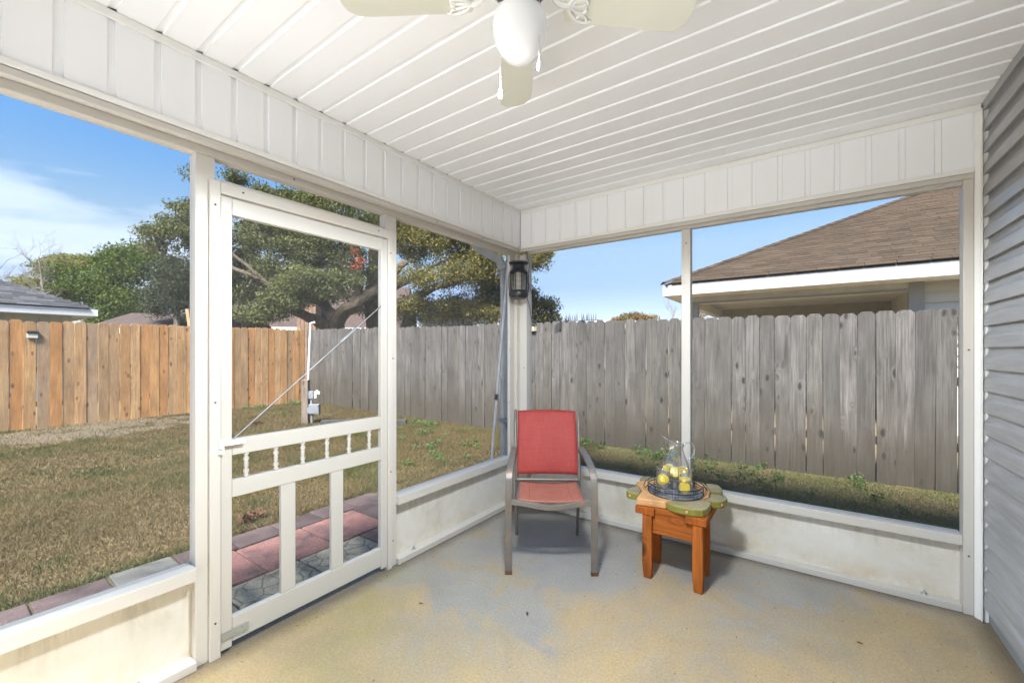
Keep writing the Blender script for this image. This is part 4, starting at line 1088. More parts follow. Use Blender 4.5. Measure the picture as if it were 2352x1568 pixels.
def grass():
    def scatter(x0, x1, y0, y1, dens):
        n = int((x1 - x0) * (y1 - y0) * dens)
        return rng.uniform(x0, x1, n), rng.uniform(y0, y1, n)
    X = []; Y = []
    for a in ((-4.2, -1.42, -4.2, 2.78, 13000), (-8.6, -4.2, -5.0, 2.78, 6500), (-1.42, -0.12, -0.52, 2.78, 9000), (-0.12, 4.6, 0.12, 2.78, 8500), (-1.47, -1.39, -5, -0.5, 9000)):
        p = scatter(*a); X.append(p[0]); Y.append(p[1])
    X = np.concatenate(X); Y = np.concatenate(Y)
    # what the camera can see only
    rx, ry = X - CAM.x, Y - CAM.y
    f = rx * FW.x + ry * FW.y; l = rx * RT.x + ry * RT.y
    n2 = value_noise(X, Y, 3.1, 5); n1 = value_noise(X, Y, 0.8, 4); n3 = value_noise(X, Y, 9.0, 6)
    lit = ((X + 7.7) / 0.95) ** 2 + ((Y + 1.5) / 1.75) ** 2 + (n2 - 0.5) * 2.4 + (n3 - 0.5) * 1.5
    keep = (f > 0.6) & (np.abs(l / np.maximum(f, .1)) < 1.6) & ((lit > 1.0) | (rng.random(len(X)) < 0.40))
    X, Y, n1, n2, n3 = X[keep], Y[keep], n1[keep], n2[keep], n3[keep]
    N = len(X)
    strip = (X > -1.3) & (Y > 0.1)
    green = 0.55 * n1 + 0.45 * n2 + 0.25 * (n3 - .5)
    green = green + np.where(strip, np.clip(0.04 + 0.12 * (X + 1.5), 0, 0.46), 0) - np.where(X < -5, 0.09, 0)
    green = green + 0.13 * np.exp(-((Y - 2.75) / 0.25) ** 2) + 0.12 * np.exp(-((X + 1.45) / 0.12) ** 2)
    isg = rng.random(N) < np.clip((green - 0.46) * 1.9, 0.06, 0.85)
    hgt = rng.uniform(0.016, 0.046, N) * np.where(isg, 1.0, 0.9) * (0.85 + 0.3 * n2)
    wid = rng.uniform(0.0016, 0.0032, N) * np.where(X < -4.2, 1.5, 1.0)
    hgt = hgt * np.where(strip & (X > -0.3), 0.62, 1.0)
    az = rng.uniform(0, 2 * np.pi, N); lean = rng.uniform(0.2, 1.3, N)
    la = rng.uniform(0, 2 * np.pi, N)
    Z = gz(X)
    V = np.empty((N, 3, 3))
    V[:, 0] = np.stack([X - np.cos(az) * wid, Y - np.sin(az) * wid, Z], 1)
    V[:, 1] = np.stack([X + np.cos(az) * wid, Y + np.sin(az) * wid, Z], 1)
    V[:, 2] = np.stack([X + np.cos(la) * lean * hgt, Y + np.sin(la) * lean * hgt, Z + hgt], 1)
    dead = np.array([(0.120, 0.090, 0.037), (0.095, 0.068, 0.027), (0.142, 0.112, 0.052), (0.079, 0.055, 0.022)])[rng.integers(0, 4, N)]
    live = np.array([(0.037, 0.054, 0.009), (0.049, 0.065, 0.013), (0.027, 0.039, 0.008), (0.061, 0.068, 0.018)])[rng.integers(0, 4, N)]
    shade_lift = np.where(strip & (X > -0.3), 2.0, 1.0)[:, None]  # strip blades coloured brighter to offset the porch roof's shade
    c = np.where(isg[:, None], live * shade_lift, dead * np.where(strip & (X > -0.3), 1.15, np.where(strip, 0.95, 1.0))[:, None]) * (rng.uniform(0.75, 1.2, N) * (0.85 + 0.3 * n1))[:, None]
    me = np_mesh('grass', V.reshape(-1, 3), np.arange(N * 3).reshape(N, 3), M_GRASS, np.repeat(c, 3, axis=0))
    tag(link('grass', me), 'dormant tan lawn grass with green patches over the whole yard', 'grass', kind='stuff')
    return N
grass()

def weeds():
    spots = []
    for (x, y, r_, n) in [(0.55, 2.55, 0.4, 16), (1.05, 2.1, 0.6, 12), (0.55, 1.3, 0.5, 8), (1.5, 1.6, 0.5, 8), (1.6, 2.5, 0.5, 6), (2.2, 1.2, 0.5, 8), (2.5, 2.3, 0.6, 5), (-2.3, 1.3, 0.45, 8), (-3.0, 1.6, 0.4, 7), (-1.9, 0.9, 0.4, 8),
                          (-3.6, 2.3, 0.25, 10), (-8.2, 1.4, 0.25, 10), (-8.3, 2.4, 0.25, 10), (-1.4, 2.2, 0.3, 16), (3.0, 0.8, 0.4, 20), (0.2, 0.8, 0.3, 10), (-8.4, 0.4, 0.3, 6), (-0.6, 2.6, 0.5, 14)]:
        for _ in range(n): spots.append((x + rng.normal() * r_ * .6, min(2.74, y + rng.normal() * r_ * .5)))
    cs = [(x, y, float(gz(x)) + 0.045) for x, y in spots]
    me = leaves(cs, rng.uniform(0.06, 0.12, len(cs)), 34, 0.030, [(0.05, 0.085, 0.024), (0.07, 0.115, 0.034), (0.09, 0.14, 0.045)], flat=0.6, name='weeds', aspect=0.75)
    tag(link('weeds', me), 'low leafy green weeds scattered in the grass along the fences', 'weeds', kind='stuff')
weeds()

# ================================================================== YARD OBJECTS
def lathe_box(x0, x1, y0, y1, z0, z1): return MB().box(x0, x1, y0, y1, z0, z1)

# utility post with boxes
up_ = empty('utility_post', 'short weathered wooden post carrying grey electrical boxes and a white pipe near the fence corner', 'post', (-5.57, 1.10, -0.03), YAW)
MB().box(-0.06, 0.06, -0.045, 0.045, -0.1, 0.85).build('post', M_POSTWOOD, up_, bevel=0.006)
MB().tube(curve([(0.01, 0.06, 0.5), (0.022, 0.06, 1.0), (0.06, 0.06, 1.90)], 4), 0.017, 10).tube([(0.058, 0.06, 1.905), (0.13, 0.06, 1.925)], 0.019, 10).tube([(0.125, 0.06, 1.92), (0.145, 0.06, 1.925)], 0.023, 10).build('pipe', M_PVC, up_, True)
eb = MB().box(0.075, 0.165, -0.06, 0.01, 0.50, 0.64).build('electrical_box', M_GREYPL, up_, bevel=0.006)
MB().box(0.168, 0.205, -0.066, -0.060, 0.515, 0.635, Tm(0, 0, 0, R(8))).build('flip_cover', M_PVC, eb)
MB().box(0.0, 0.10, -0.003, 0.003, 0.0, 0.055, Tm(0.19, -0.02, 0.62, R(-20), 0, R(28))).build('flip_cover', M_PLAQUE, eb)
e2 = MB().box(0.085, 0.275, -0.075, 0.015, 0.22, 0.40).build('electrical_box', M_GREYPL, up_, bevel=0.006)
MB().box(0.10, 0.26, -0.079, -0.0755, 0.235, 0.385).build('cover_plate', M_GREYPL, e2, bevel=0.002)
MB().box(0.06, 0.13, -0.07, -0.02, 0.24, 0.34).build('bracket', M_GREYPL, up_)
MB().tube([(0.125, -0.02, -0.05), (0.125, -0.02, 0.22)], 0.024, 10).build('conduit', M_GREYPL, up_, True)
MB().tube([(0.115, -0.02, 0.40), (0.115, -0.02, 0.50)], 0.019, 10).build('conduit', M_GALV, up_, True)
# timber edging lying in the lawn
p, q = Vector((-5.28, 1.24, 0)), Vector((-4.05, 2.2, 0)); dd = q - p
tb = MB().box(-dd.length / 2, dd.length / 2, -0.045, 0.045, -0.03, 0.085).build('landscape_timber', M_TIMBER, None, False, 0.006, ((p.x + q.x) / 2, (p.y + q.y) / 2, float(gz(-4.7))), (0, 0, math.atan2(dd.y, dd.x)))
tag(tb, 'dark grey landscape timber lying on the lawn beyond the screen door', 'timber')
# brown fallen leaf clumps on the lawn
for i, (x, y) in enumerate([(-6.1, 0.45), (-1.62, -1.55), (-5.2, -0.3)]):
    cs = [(x + rng.normal() * .04, y + rng.normal() * .04, float(gz(x)) + 0.05) for _ in range(3)]
    me = leaves(cs, np.full(3, 0.05), 14, 0.06, [(0.07, 0.032, 0.018), (0.11, 0.055, 0.03)], flat=0.3, name='fallen_leaves')
    tag(link('fallen_leaves', me), ['small heap of brown fallen leaves on the lawn near the utility post', 'few brown fallen leaves beside the paver edging', 'brown fallen leaf heap on the lawn nearer the pine fence'][i], 'leaves', kind='stuff')
# downspout and conduit outside the corner post
ds = empty('downspout', 'weathered grey white downspout with sloping elbow outside the corner post', 'downspout', (-0.19, 0.012, 0))
MB().tube([(0, 0, -0.05), (0, 0, 2.15)], 0.023, 8).build('pipe', M_SPOUT, ds, True)
MB().strip([(-0.275, -0.105, 2.50), (-0.268, -0.10, 2.36), (-0.235, -0.085, 2.315), (-0.035, -0.012, 2.19), (0, 0, 2.10)], 0.030, 0.036, (0.34, -0.94, 0)).build('elbow', M_SPOUT, ds)
MB().box(-0.032, 0.075, -0.034, 0.034, 0.70, 0.73).build('strap', M_GREYPL, ds)
cdt = MB().tube(curve([(-0.20, 0.088, -0.05), (-0.20, 0.088, 1.2), (-0.20, 0.088, 1.9), (-0.19, 0.098, 2.25)], 4), 0.018, 10).build('conduit', M_SPOUT, None, True)
tag(cdt, 'upright grey electrical conduit between the downspout and the corner post', 'conduit')
pl = empty('extension_pole', 'pale grey extension pole leaning against the outside of the corner post', 'pole', (-0.13, -0.29, -0.05))
MB().tube([(0, 0, 0), (0.0, 0.060, 0.49)], 0.013, 10).build('lower_tube', M_POLE, pl, True)
MB().tube([(0, 0.118, 0.97), (0.0, 0.124, 1.02)], 0.0145, 10).build('collar', M_BLACKPL, pl, True)
MB().tube([(0, 0.0605, 0.492), (0.0, 0.30, 2.20)], 0.0115, 10).build('upper_tube', M_POLE, pl, True)

# solar lamps and cat spikes on the fences
sl_ = empty('solar_fence_lamp', 'small black topped solar wedge lamp screwed to the grey fence right of the corner post', 'solar lamp', (-1.62, 2.79, 1.735))
MB().prism([(0, 0.055), (-0.075, 0.02), (-0.05, -0.05), (0, -0.055)], -0.075, 0.075, Matrix(((0, 0, 1, 0), (1, 0, 0, 0), (0, 1, 0, 0), (0, 0, 0, 1)))).build('lens', M_SOLARB, sl_)
MB().box(-0.078, 0.078, -0.083, 0.0, -0.004, 0.006, Tm(0, 0.0, 0.058, 0, R(24))).build('solar_panel', M_SOLARP, sl_)
s2 = empty('solar_fence_lamp', 'flat solar lamp plate with dark top band on an orange pine picket', 'solar lamp', (-8.69, -1.955, 1.636), R(90))
MB().box(-0.062, 0.062, -0.035, 0.0, -0.06, 0.012).build('lens', M_PLAQUE, s2, bevel=0.004)
MB().box(-0.064, 0.064, -0.045, 0.0, 0.0125, 0.06).build('solar_panel', M_SOLARP, s2, bevel=0.004)
spk = MB().lathe([(0.007, 0), (0.005, 0.05), (0.0008, 0.115)], 6).mesh('spike', M_BLACKPL)
def spikes(x0, n, z, label, step=0.022, grp='black plastic spike strips on the grey fence'):
    t = empty('spike_strip', label, 'spike strip', (x0, 2.80, z), 0, grp)
    MB().box(-0.01, n * step + 0.01, -0.02, 0.02, 0, 0.006).build('base_strip', M_BLACKPL, t)
    for i in range(n):
        if random.random() < 0.14: continue
        o = link('spike', spk, t); o.location = (i * step, random.choice((-0.012, 0.012)), 0.005); o.rotation_euler = (random.uniform(-.12, .12), random.uniform(-.10, .10), 0); o.scale = (1, 1, random.uniform(.8, 1.1))
    return t
spikes(-1.0, 8, 1.822, 'shorter black spike strip on the fence top just right of the solar lamp', 0.026)
spikes(-0.74, 10, 1.819, 'black spike strip on the fence top below the cream gable', 0.027)
for i, xx in enumerate((-4.35, -3.75, -3.15)):
    spikes(xx, 22, 1.862 - 0.008 * i, ['black spike strip on the grey fence nearest the screen door', 'middle black spike strip under the olive oak limbs', 'black spike strip on the grey fence nearest the downspout'][i], 0.026)
cw = empty('spike_strip', 'black claw of four spikes hanging down the face of a grey picket', 'spike strip', (-1.10, 2.775, 1.75), 0, 'black plastic spike strips on the grey fence')
MB().box(-0.006, 0.02, -0.012, 0.012, -0.055, 0.065).build('base_strip', M_BLACKPL, cw)
for i in range(4):
    o = link('spike', spk, cw); o.location = (0, 0, 0.05 - i * 0.03); o.rotation_euler = (0, R(-108 - i * 4), 0); o.scale = (1, 1, 1.3)

# ================================================================== CHAIR
ch = empty('patio_chair', 'rusty taupe metal patio armchair with red sling back in the porch corner', 'chair', (0.697, -0.676, 0), math.atan2(.547, .837))
for s in (-1, 1):
    pts = [(s * .258, -.265, 0.0), (s * .258, -.265, 0.46), (s * .257, -.263, .53), (s * .255, -.245, .585), (s * .251, -.20, .622), (s * .246, -.12, .642), (s * .240, .02, .656), (s * .234, .19, .655)]
    MB().strip(pts[:2] + curve(pts[1:], 4)[1:], 0.0205, 0.0095, (1, 0, 0)).build('armrest_leg', M_RUSTMETAL, ch, bevel=0.003)
    MB().tube(curve([(s * .222, .285, 0.0), (s * .221, .19, .38), (s * .222, .17, .46), (s * .224, .20, .60), (s * .230, .27, .80), (s * .230, .345, .905)], 5), 0.0115, 10).build('back_upright', M_RUSTMETAL, ch, True)
    MB().tube([(s * .231, .20, .648), (s * .216, .212, .645)], 0.007, 8).build('arm_pin', M_RUSTMETAL, ch)
    MB().tube(curve([(s * .205, -.255, .432), (s * .200, 0, .424), (s * .198, .165, .420)], 4), 0.010, 8).build('seat_rail', M_RUSTMETAL, ch, True)
    MB().box(s * .258 - .0215, s * .258 + .0215, -.276, -.254, 0.0, 0.022).build('foot_cap', M_RUSTSCREW, ch)
MB().strip(curve([(-.240, -.265, .436), (-.15, -.268, .425), (0, -.27, .405), (.15, -.268, .425), (.240, -.265, .436)], 6), 0.011, 0.016, (0, 1, 0)).build('front_rail', M_RUSTMETAL, ch, bevel=0.003)
MB().tube([(-.214, .170, .440), (.214, .170, .440)], 0.0115, 10).build('rear_rail', M_RUSTMETAL, ch, True)
def sheet(fn, nu, nv, th):
    V = []; F = []
    for j in range(nv + 1):
        for i in range(nu + 1): V.append(fn(i / nu, j / nv))
    n = nu + 1
    for j in range(nv):
        for i in range(nu): F.append((j * n + i, j * n + i + 1, (j + 1) * n + i + 1, (j + 1) * n + i))
    return MB().add(V, F)
def backf(u, v):
    z = 0.476 + v * 0.424; x = (u - .5) * 2 * 0.214
    y = 0.168 + 0.03 * v + 0.150 * v ** 1.6
    return (x, y + 0.022 * (1 - (2 * u - 1) ** 2), z + 0.006 * (1 - (2 * u - 1) ** 2) * v)
def seatf(u, v):
    y = -0.245 + v * 0.40; x = (u - .5) * 2 * (0.200 - 0.004 * v)
    return (x, y, 0.440 - 0.004 * v - 0.022 * (1 - (2 * u - 1) ** 2) * (0.5 + math.sin(math.pi * v) * .6))
o = sheet(backf, 14, 16, 0).build('back_sling', M_SLINGRED, ch, True); s_ = o.modifiers.new('thick', 'SOLIDIFY'); s_.thickness = 0.0022
MB().add([backf(u / 14, 1) for u in range(15)] + [tuple(Vector(backf(u / 14, 1)) + Vector((0, .018, -.004))) for u in range(15)], [(i, i + 1, 16 + i, 15 + i) for i in range(14)]).build('sling_hem', M_SLINGFADED, ch)
o = sheet(seatf, 14, 10, 0).build('seat_sling', M_SLINGFADED, ch, True); s_ = o.modifiers.new('thick', 'SOLIDIFY'); s_.thickness = 0.0022
for s in (-1, 1):
    MB().tube([Vector(seatf(.5 + s * .33, v / 6)) + Vector((0, 0, .0015)) for v in range(7)], 0.0012, 5).build('seam', M_SLINGRED, ch)
ch['label'] = 'rusty taupe metal patio armchair with red sling back in the porch corner'

# ================================================================== SIDE TABLE
tb = empty('side_table', 'low flower topped wooden side table with orange stained legs and olive painted petals', 'table', (1.46, -0.49, 0))
def loc(poly): return [(x - 1.46, y + 0.49) for x, y in poly]
TZ = 0.463
def rounded(poly, n=3):
    return [(p.x, p.y) for p in curve([(x, y, 0) for x, y in poly], n)]
MB().prism(loc([(1.262, -.603), (1.395, -.577), (1.423, -.572), (1.462, -.50), (1.56, -.44), (1.615, -.335), (1.60, -.215), (1.555, -.10), (1.45, -.085), (1.30, -.125), (1.215, -.215), (1.165, -.268), (1.160, -.322), (1.196, -.362), (1.246, -.45), (1.252, -.522)]), TZ - 0.043, TZ).build('table_top', M_PEACH, tb, False, 0.006)
petals = [
 [(1.250, -.524), (1.215, -.530), (1.180, -.528), (1.163, -.505), (1.161, -.455), (1.172, -.404), (1.194, -.366), (1.243, -.45)],
 [(1.427, -.574), (1.447, -.590), (1.485, -.606), (1.535, -.612), (1.590, -.602), (1.628, -.582), (1.643, -.55), (1.647, -.50), (1.645, -.437), (1.625, -.412), (1.598, -.40), (1.563, -.442), (1.465, -.503)],
 [(1.602, -.397), (1.648, -.408), (1.680, -.392), (1.702, -.360), (1.712, -.305), (1.702, -.268), (1.662, -.252), (1.610, -.262), (1.619, -.335)],
 [(1.606, -.225), (1.662, -.195), (1.664, -.150), (1.652, -.107), (1.625, -.055), (1.585, -.042), (1.548, -.06), (1.558, -.10), (1.604, -.215)],
 [(1.212, -.218), (1.168, -.236), (1.150, -.20), (1.150, -.150), (1.172, -.120), (1.215, -.108), (1.298, -.122)],
 [(1.305, -.120), (1.325, -.055), (1.37, -.02), (1.43, -.012), (1.50, -.03), (1.54, -.06), (1.550, -.096), (1.45, -.081)]]
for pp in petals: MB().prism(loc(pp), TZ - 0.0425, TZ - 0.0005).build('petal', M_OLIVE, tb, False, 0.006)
for x, y in ((1.325, -.609), (1.605, -.609), (1.313, -.395), (1.597, -.388)):
    lg = MB().add([(-.027, 0, .376), (.027, 0, .376), (.027, .042, .376), (-.027, .042, .376), (-.029, 0, .09), (.029, 0, .09), (.029, .044, .09), (-.029, .044, .09), (-.022, .006, 0), (.024, .004, 0), (.024, .04, 0), (-.022, .04, 0)],
                  [(0, 1, 2, 3), (11, 10, 9, 8)] + [(a + k, a + (k + 1) % 4, a + 4 + (k + 1) % 4, a + 4 + k) for a in (0, 4) for k in range(4)])
    lg.build('leg', M_REDWOOD, tb, False, 0.004, (x - 1.46, y + .49, 0))
for x in (1.318, 1.602): MB().box(x - .062 - 1.46, x + .05 - 1.46, -.125, .40, 0.3765, TZ - 0.0436).build('cleat', M_REDWOOD, tb, False, 0.005)
MB().box(0, TZ - 0.044 - 0.268, -.011, .011, -.112, .112).build('apron', M_REDWOOD, tb, False, 0.003, (1.465 - 1.46, -.087, 0.268), (0, R(-90), 0)).rotation_euler = (0, R(-90), 0)
MB().box(0, TZ - 0.044 - 0.29, -.011, .011, -.113, .113).build('apron', M_REDWOOD, tb, False, 0.003, (1.455 - 1.46, .126, 0.29), (0, R(-90), 0))
plug = MB().lathe([(0.0075, 0), (0.0075, 0.001), (0.0055, 0.0012)], 12).mesh('screw_plug', M_PEACH)
for x, y in ((1.195, -.530), (1.345, -.5885), (1.55, -.6125), (1.69, -.378)):
    o = link('screw_plug', plug, tb); o.location = (x - 1.46, y + .49, TZ - .02); o.rotation_euler = (R(90), 0, 0)

# ================================================================== TRAY, PITCHER, GLASSES, LEMON
TX, TY = 1.425, -0.362
tr = empty('wire_tray', 'round black wire rimmed tray with slate base on the flower topped table', 'tray', (TX, TY, TZ + 0.0005))
RR = 0.162
def circ(r, z, n=48, a0=0, a1=2 * math.pi): return [(r * math.cos(a0 + (a1 - a0) * k / n), r * math.sin(a0 + (a1 - a0) * k / n), z) for k in range(n)]
MB().lathe([(RR - .004, 0.001), (RR - .004, 0.004), (RR - .006, 0.005)], 48).build('base', M_SLATE, tr, True)
for z, r_ in ((0.003, .0028), (0.020, .0010), (0.056, .0030)): MB().tube(circ(RR, z), r_, 6, True).build('hoop', M_BLACK, tr, True)
V = MB(); n = 48
for a, b in ((0.0, 2 * math.pi),):
    rings = []
    for rr, zz in ((RR + .0008, .032), (RR + .0008, .037), (RR - .0008, .037), (RR - .0008, .032)): rings += circ(rr, zz)
    V.add(rings, [(k + i * n, (k + 1) % n + i * n, (k + 1) % n + ((i + 1) % 4) * n, k + ((i + 1) % 4) * n) for i in range(4) for k in range(n)])
V.build('band', M_BLACK, tr, True)
wm = MB().tube([(0, 0, 0.003), (0, 0, 0.056)], 0.0016, 5).mesh('wire', M_BLACK); bmsh = MB().box(-.001, .001, -.004, .004, 0.003, 0.056).mesh('wire', M_BLACK)
for grp in range(8):
    for j, da in enumerate((-0.10, 0.0, 0.10)):
        a = grp * math.pi / 4 + da + 0.25
        o = link('wire', bmsh if (grp in (1, 5) and j == 1) else wm, tr); o.location = (RR * math.cos(a), RR * math.sin(a), 0); o.rotation_euler = (0, 0, a)
for a0 in (R(205), R(25)):
    u = Vector((math.cos(a0), math.sin(a0), 0)); t_ = Vector((-u.y, u.x, 0)); c0 = u * RR + Vector((0, 0, .056))
    MB().tube(curve([c0 - t_ * .042, c0 - t_ * .042 + u * .012 - Vector((0, 0, .012)), c0 - t_ * .025 + u * .022 - Vector((0, 0, .03)), c0 + t_ * .025 + u * .022 - Vector((0, 0, .03)), c0 + t_ * .042 + u * .012 - Vector((0, 0, .012)), c0 + t_ * .042], 5), 0.0024, 7).build('handle', M_BLACK, tr, True)

BZ = TZ + 0.0062
def lemon(name_label, M, quarter=False):
    t = bpy.data.objects.new('lemon_slice', None); col.objects.link(t); t.matrix_world = M @ Matrix.Diagonal((1.2, 1.2, 1.2, 1))
    tag(t, name_label, 'lemon slice', 'lemon slices in the drinks')
    MB().lathe([(0.0262, -0.0042), (0.0282, -0.003), (0.0282, 0.003), (0.0262, 0.0042)], 28, cap=False).build('rind', M_RIND, t, True)
    MB().lathe([(0.0262, -0.0040), (0.0262, 0.0040)], 28).build('flesh', M_LEMON, t)
    return t

def tumbler(x, y, label, level):
    t = empty('drinking_glass', label, 'glass', (x, y, BZ), 0, 'tall water glasses on the tray')
    r = 0.041
    MB().lathe([(r - .0015, 0), (r, 0.002), (r + .001, 0.155), (r + .0002, 0.1562), (r - .0012, 0.155), (r - .003, 0.014), (0.001, 0.0125)], 32, cap=False).build('tumbler', M_GLASS, t, True)
    MB().tube(circ(r + .0004, 0.1555, 32), 0.0012, 6, True).build('rim', M_GLASSTHICK, t, True)
    # cut facets round the heavy foot
    for i in range(18):
        a = i * 2 * math.pi / 18
        MB().box(-.0015, .0015, -.004, .004, 0.002, 0.036, Tm(0, 0, 0, a) @ Tm(r + .0006, 0, 0)).build('cut_facet', M_GLASSTHICK, t)
    MB().lathe([(0.001, 0.013), (r - .0034, 0.0145), (r - .0026, level), (0.001, level)], 28, cap=False).build('water', M_WATER, t, True)
    return t
g1 = (1.372, -0.432); g2 = (1.497, -0.412)
tumbler(*g1, 'water glass on the tray holding two overlapping lemon slices', 0.118)
tumbler(*g2, 'water glass on the tray with an upright lemon slice against its side', 0.112)
cy = math.atan2(-(CAM.y - g1[1]), -(CAM.x - g1[0])) + R(90)
def tilt(x, y, z, tip, roll, turn=0.0):
    # a slice whose face looks back at the room, tipped upwards by tip
    v = Vector((2.1 - x, -3.1 - y, 0)).normalized(); v = Matrix.Rotation(turn, 3, 'Z') @ v
    nrm = (v * math.cos(tip) + Vector((0, 0, 1)) * math.sin(tip)).normalized()
    q = nrm.to_track_quat('Z', 'Y').to_matrix().to_4x4()
    return Matrix.Translation((x, y, z)) @ q @ Matrix.Rotation(roll, 4, 'Z')
lemon('tilted lemon slice lying on top of another in its glass', tilt(g1[0] + .002, g1[1] - .002, BZ + .086, R(52), .3, R(25)))
lemon('lemon slice underneath the tilted one in the same glass', tilt(g1[0] - .003, g1[1] + .004, BZ + .070, R(72), .8, R(-20)))
lemon('upright lemon slice showing its segments low in a glass', tilt(g2[0] - .002, g2[1] - .012, BZ + .052, R(8), .2, R(-12)))
lemon('flat lemon slice floating above the upright one in a glass', tilt(g2[0] - .002, g2[1] + .002, BZ + .098, R(84), .5))
PX, PY = 1.405, -0.285
lemon('lemon slice in the pitcher nearest its spout side', tilt(PX - .034, PY - .030, BZ + .125, R(55), .1, R(-25)))
lemon('lemon slice in the pitcher seen between the two glasses', tilt(PX + .012, PY - .050, BZ + .112, R(30), .7))
lemon('lemon slice in the pitcher nearest its handle side', tilt(PX + .048, PY - .006, BZ + .118, R(60), .4, R(15)))

pt = empty('glass_pitcher', 'clear glass pitcher of lemon water with flared spout and curled handle', 'pitcher', (PX, PY, BZ), math.atan2(.575, .818))
prof = [(0.052, 0.0), (0.060, 0.006), (0.070, 0.03), (0.079, 0.07), (0.082, 0.105), (0.078, 0.135), (0.068, 0.165), (0.056, 0.195), (0.048, 0.222), (0.047, 0.245), (0.051, 0.268)]
def pitcher():
    n = 40; V = []; F = []
    def ringpts(r, z, k_, inner=0.0):
        out = []
        tt = max(0.0, (z - 0.20) / 0.068)
        for i in range(n):
            a = 2 * math.pi * i / n; c = math.cos(a)
            sp_ = max(0.0, -c) ** 6           # spout toward -X
            rr = r - inner + 0.034 * sp_ * tt ** 1.6
            zz = z + tt ** 1.5 * (0.026 * max(0.0, -c) ** 2 + 0.014 * sp_ - 0.010 * max(0, c))
            out.append((rr * c, rr * math.sin(a) * (1 - 0.12 * tt * (1 if c < 0 else 0.3)), zz))
        return out
    rings = [ringpts(r, z, 0) for r, z in prof] + [ringpts(r, z, 0, 0.0025) for r, z in prof[::-1]]
    for r_ in rings: V += r_
    m = len(rings)
    for j in range(m - 1):
        for i in range(n): F.append((j * n + i, j * n + (i + 1) % n, (j + 1) * n + (i + 1) % n, (j + 1) * n + i))
    F.append(tuple(range(n))); F.append(tuple((m - 1) * n + i for i in range(n)))
    return MB().add(V, F)
pitcher().build('body', M_GLASS, pt, True)
MB().lathe([(0.002, 0.004), (0.057, 0.007), (0.067, 0.03), (0.076, 0.07), (0.079, 0.105), (0.0755, 0.132), (0.002, 0.132)], 36, cap=False).build('water', M_WATER, pt, True)
hp = curve([(0.046, 0, .235), (0.060, 0, .258), (0.088, 0, .266), (0.112, 0, .246), (0.117, 0, .215), (0.106, 0, .185), (0.088, 0, .168), (0.078, 0, .150), (0.0775, 0, .136)], 5)
MB().tube(hp, [0.0065] * (len(hp) - 6) + [0.007, 0.0075, 0.008, 0.0085, 0.009, 0.008], 10).tube(curve([(0.100, 0, .178), (0.112, 0, .176), (0.118, 0, .180)], 4), 0.004, 8).build('handle', M_GLASSTHICK, pt, True)
rimp = [(v[0], v[1], v[2]) for v in pitcher().v[10 * 40:11 * 40]]
MB().tube(rimp, 0.0022, 6, True).build('rim', M_GLASSTHICK, pt, True)
pt.scale = (1.08, 1.08, 1.08)

# ================================================================== BUG ZAPPER
ZX, ZY = 0.105, -0.165
bz = empty('bug_zapper', 'black caged bug zapper lantern hanging on twine in the porch corner', 'bug zapper', (ZX, ZY, 1.79))
MB().lathe([(0.060, 0.0), (0.068, 0.002), (0.070, 0.010), (0.079, 0.016), (0.083, 0.030), (0.083, 0.062), (0.078, 0.068)], 32).build('base', M_BLACKPL, bz, True)
MB().lathe([(0.078, 0.222), (0.070, 0.232), (0.057, 0.246), (0.052, 0.252), (0.052, 0.284), (0.060, 0.288)], 32).build('neck', M_BLACKPL, bz, True)
MB().lathe([(0.058, 0.2885), (0.080, 0.293), (0.084, 0.300), (0.083, 0.306), (0.060, 0.311)], 32).build('lid', M_BLACKPL, bz, True)
cm = MB().tube(curve([(0.079, 0, 0.066), (0.083, 0, 0.11), (0.083, 0, 0.18), (0.077, 0, 0.224)], 3), 0.0035, 6).mesh('cage_rib', M_BLACKPL, True)
for i in range(10):
    o = link('cage_rib', cm, bz); o.rotation_euler = (0, 0, i * math.pi / 5)
for i in range(15): MB().tube(circ(0.0825 - 0.00012 * (i - 7) ** 2 * 0.6, 0.076 + i * 0.0102, 28), 0.0016, 5, True).build('cage_ring', M_BLACKPL, bz)
MB().tube([(0, 0, 0.07), (0, 0, 0.225)], 0.024, 14).build('lamp_tube', M_TUBE, bz, True)
gr = MB().tube([(0, 0, 0.075), (0, 0, 0.225)], 0.0012, 4).mesh('grid_wire', M_CHAIN)
for i in range(14):
    a = i * math.pi / 7; o = link('grid_wire', gr, bz); o.location = (0.037 * math.cos(a), 0.037 * math.sin(a), 0)
MB().tube(curve([(0.0, 0, .31), (-.012, -.005, .345), (-.004, 0, .395), (0.010, 0.004, .36), (0.003, 0, .31)], 5), 0.0022, 5).tube(curve([(0.0, 0, .345), (0.006, 0.01, .375), (0.0, .0, .40), (0, 0, .445)], 4), 0.002, 5).build('twine', M_TWINE, bz)
c0 = Vector((ZX, ZY, 1.79))
cpts = [at(x, y, d_) - c0 for x, y, d_ in ((1207, 620, 3.56), (1214, 632, 3.55), (1212, 648, 3.55), (1215, 665, 3.55), (1211, 682, 3.56), (1216, 702, 3.57), (1219, 722, 3.58), (1223, 745, 3.58), (1225, 748, 3.58), (1226, 738, 3.58), (1228, 728, 3.58), (1226, 695, 3.58), (1219, 665, 3.59), (1212, 640, 3.60), (1216, 612, 3.63), (1212, 592, 3.67), (1208, 575, 3.68), (1204, 569, 3.68), (1200, 576, 3.69), (1199, 588, 3.70))]
MB().tube(curve(cpts, 4), 0.0026, 6).build('power_cord', M_BLACK, bz, True)
oa = empty('wall_outlet', 'small white outlet box high on the corner post behind the twine', 'outlet', tuple(at(1199, 600, 3.66)), R(35))
MB().box(-.03, .03, -.02, .025, -.045, .02).build('box', M_PVC, oa, False, 0.006)
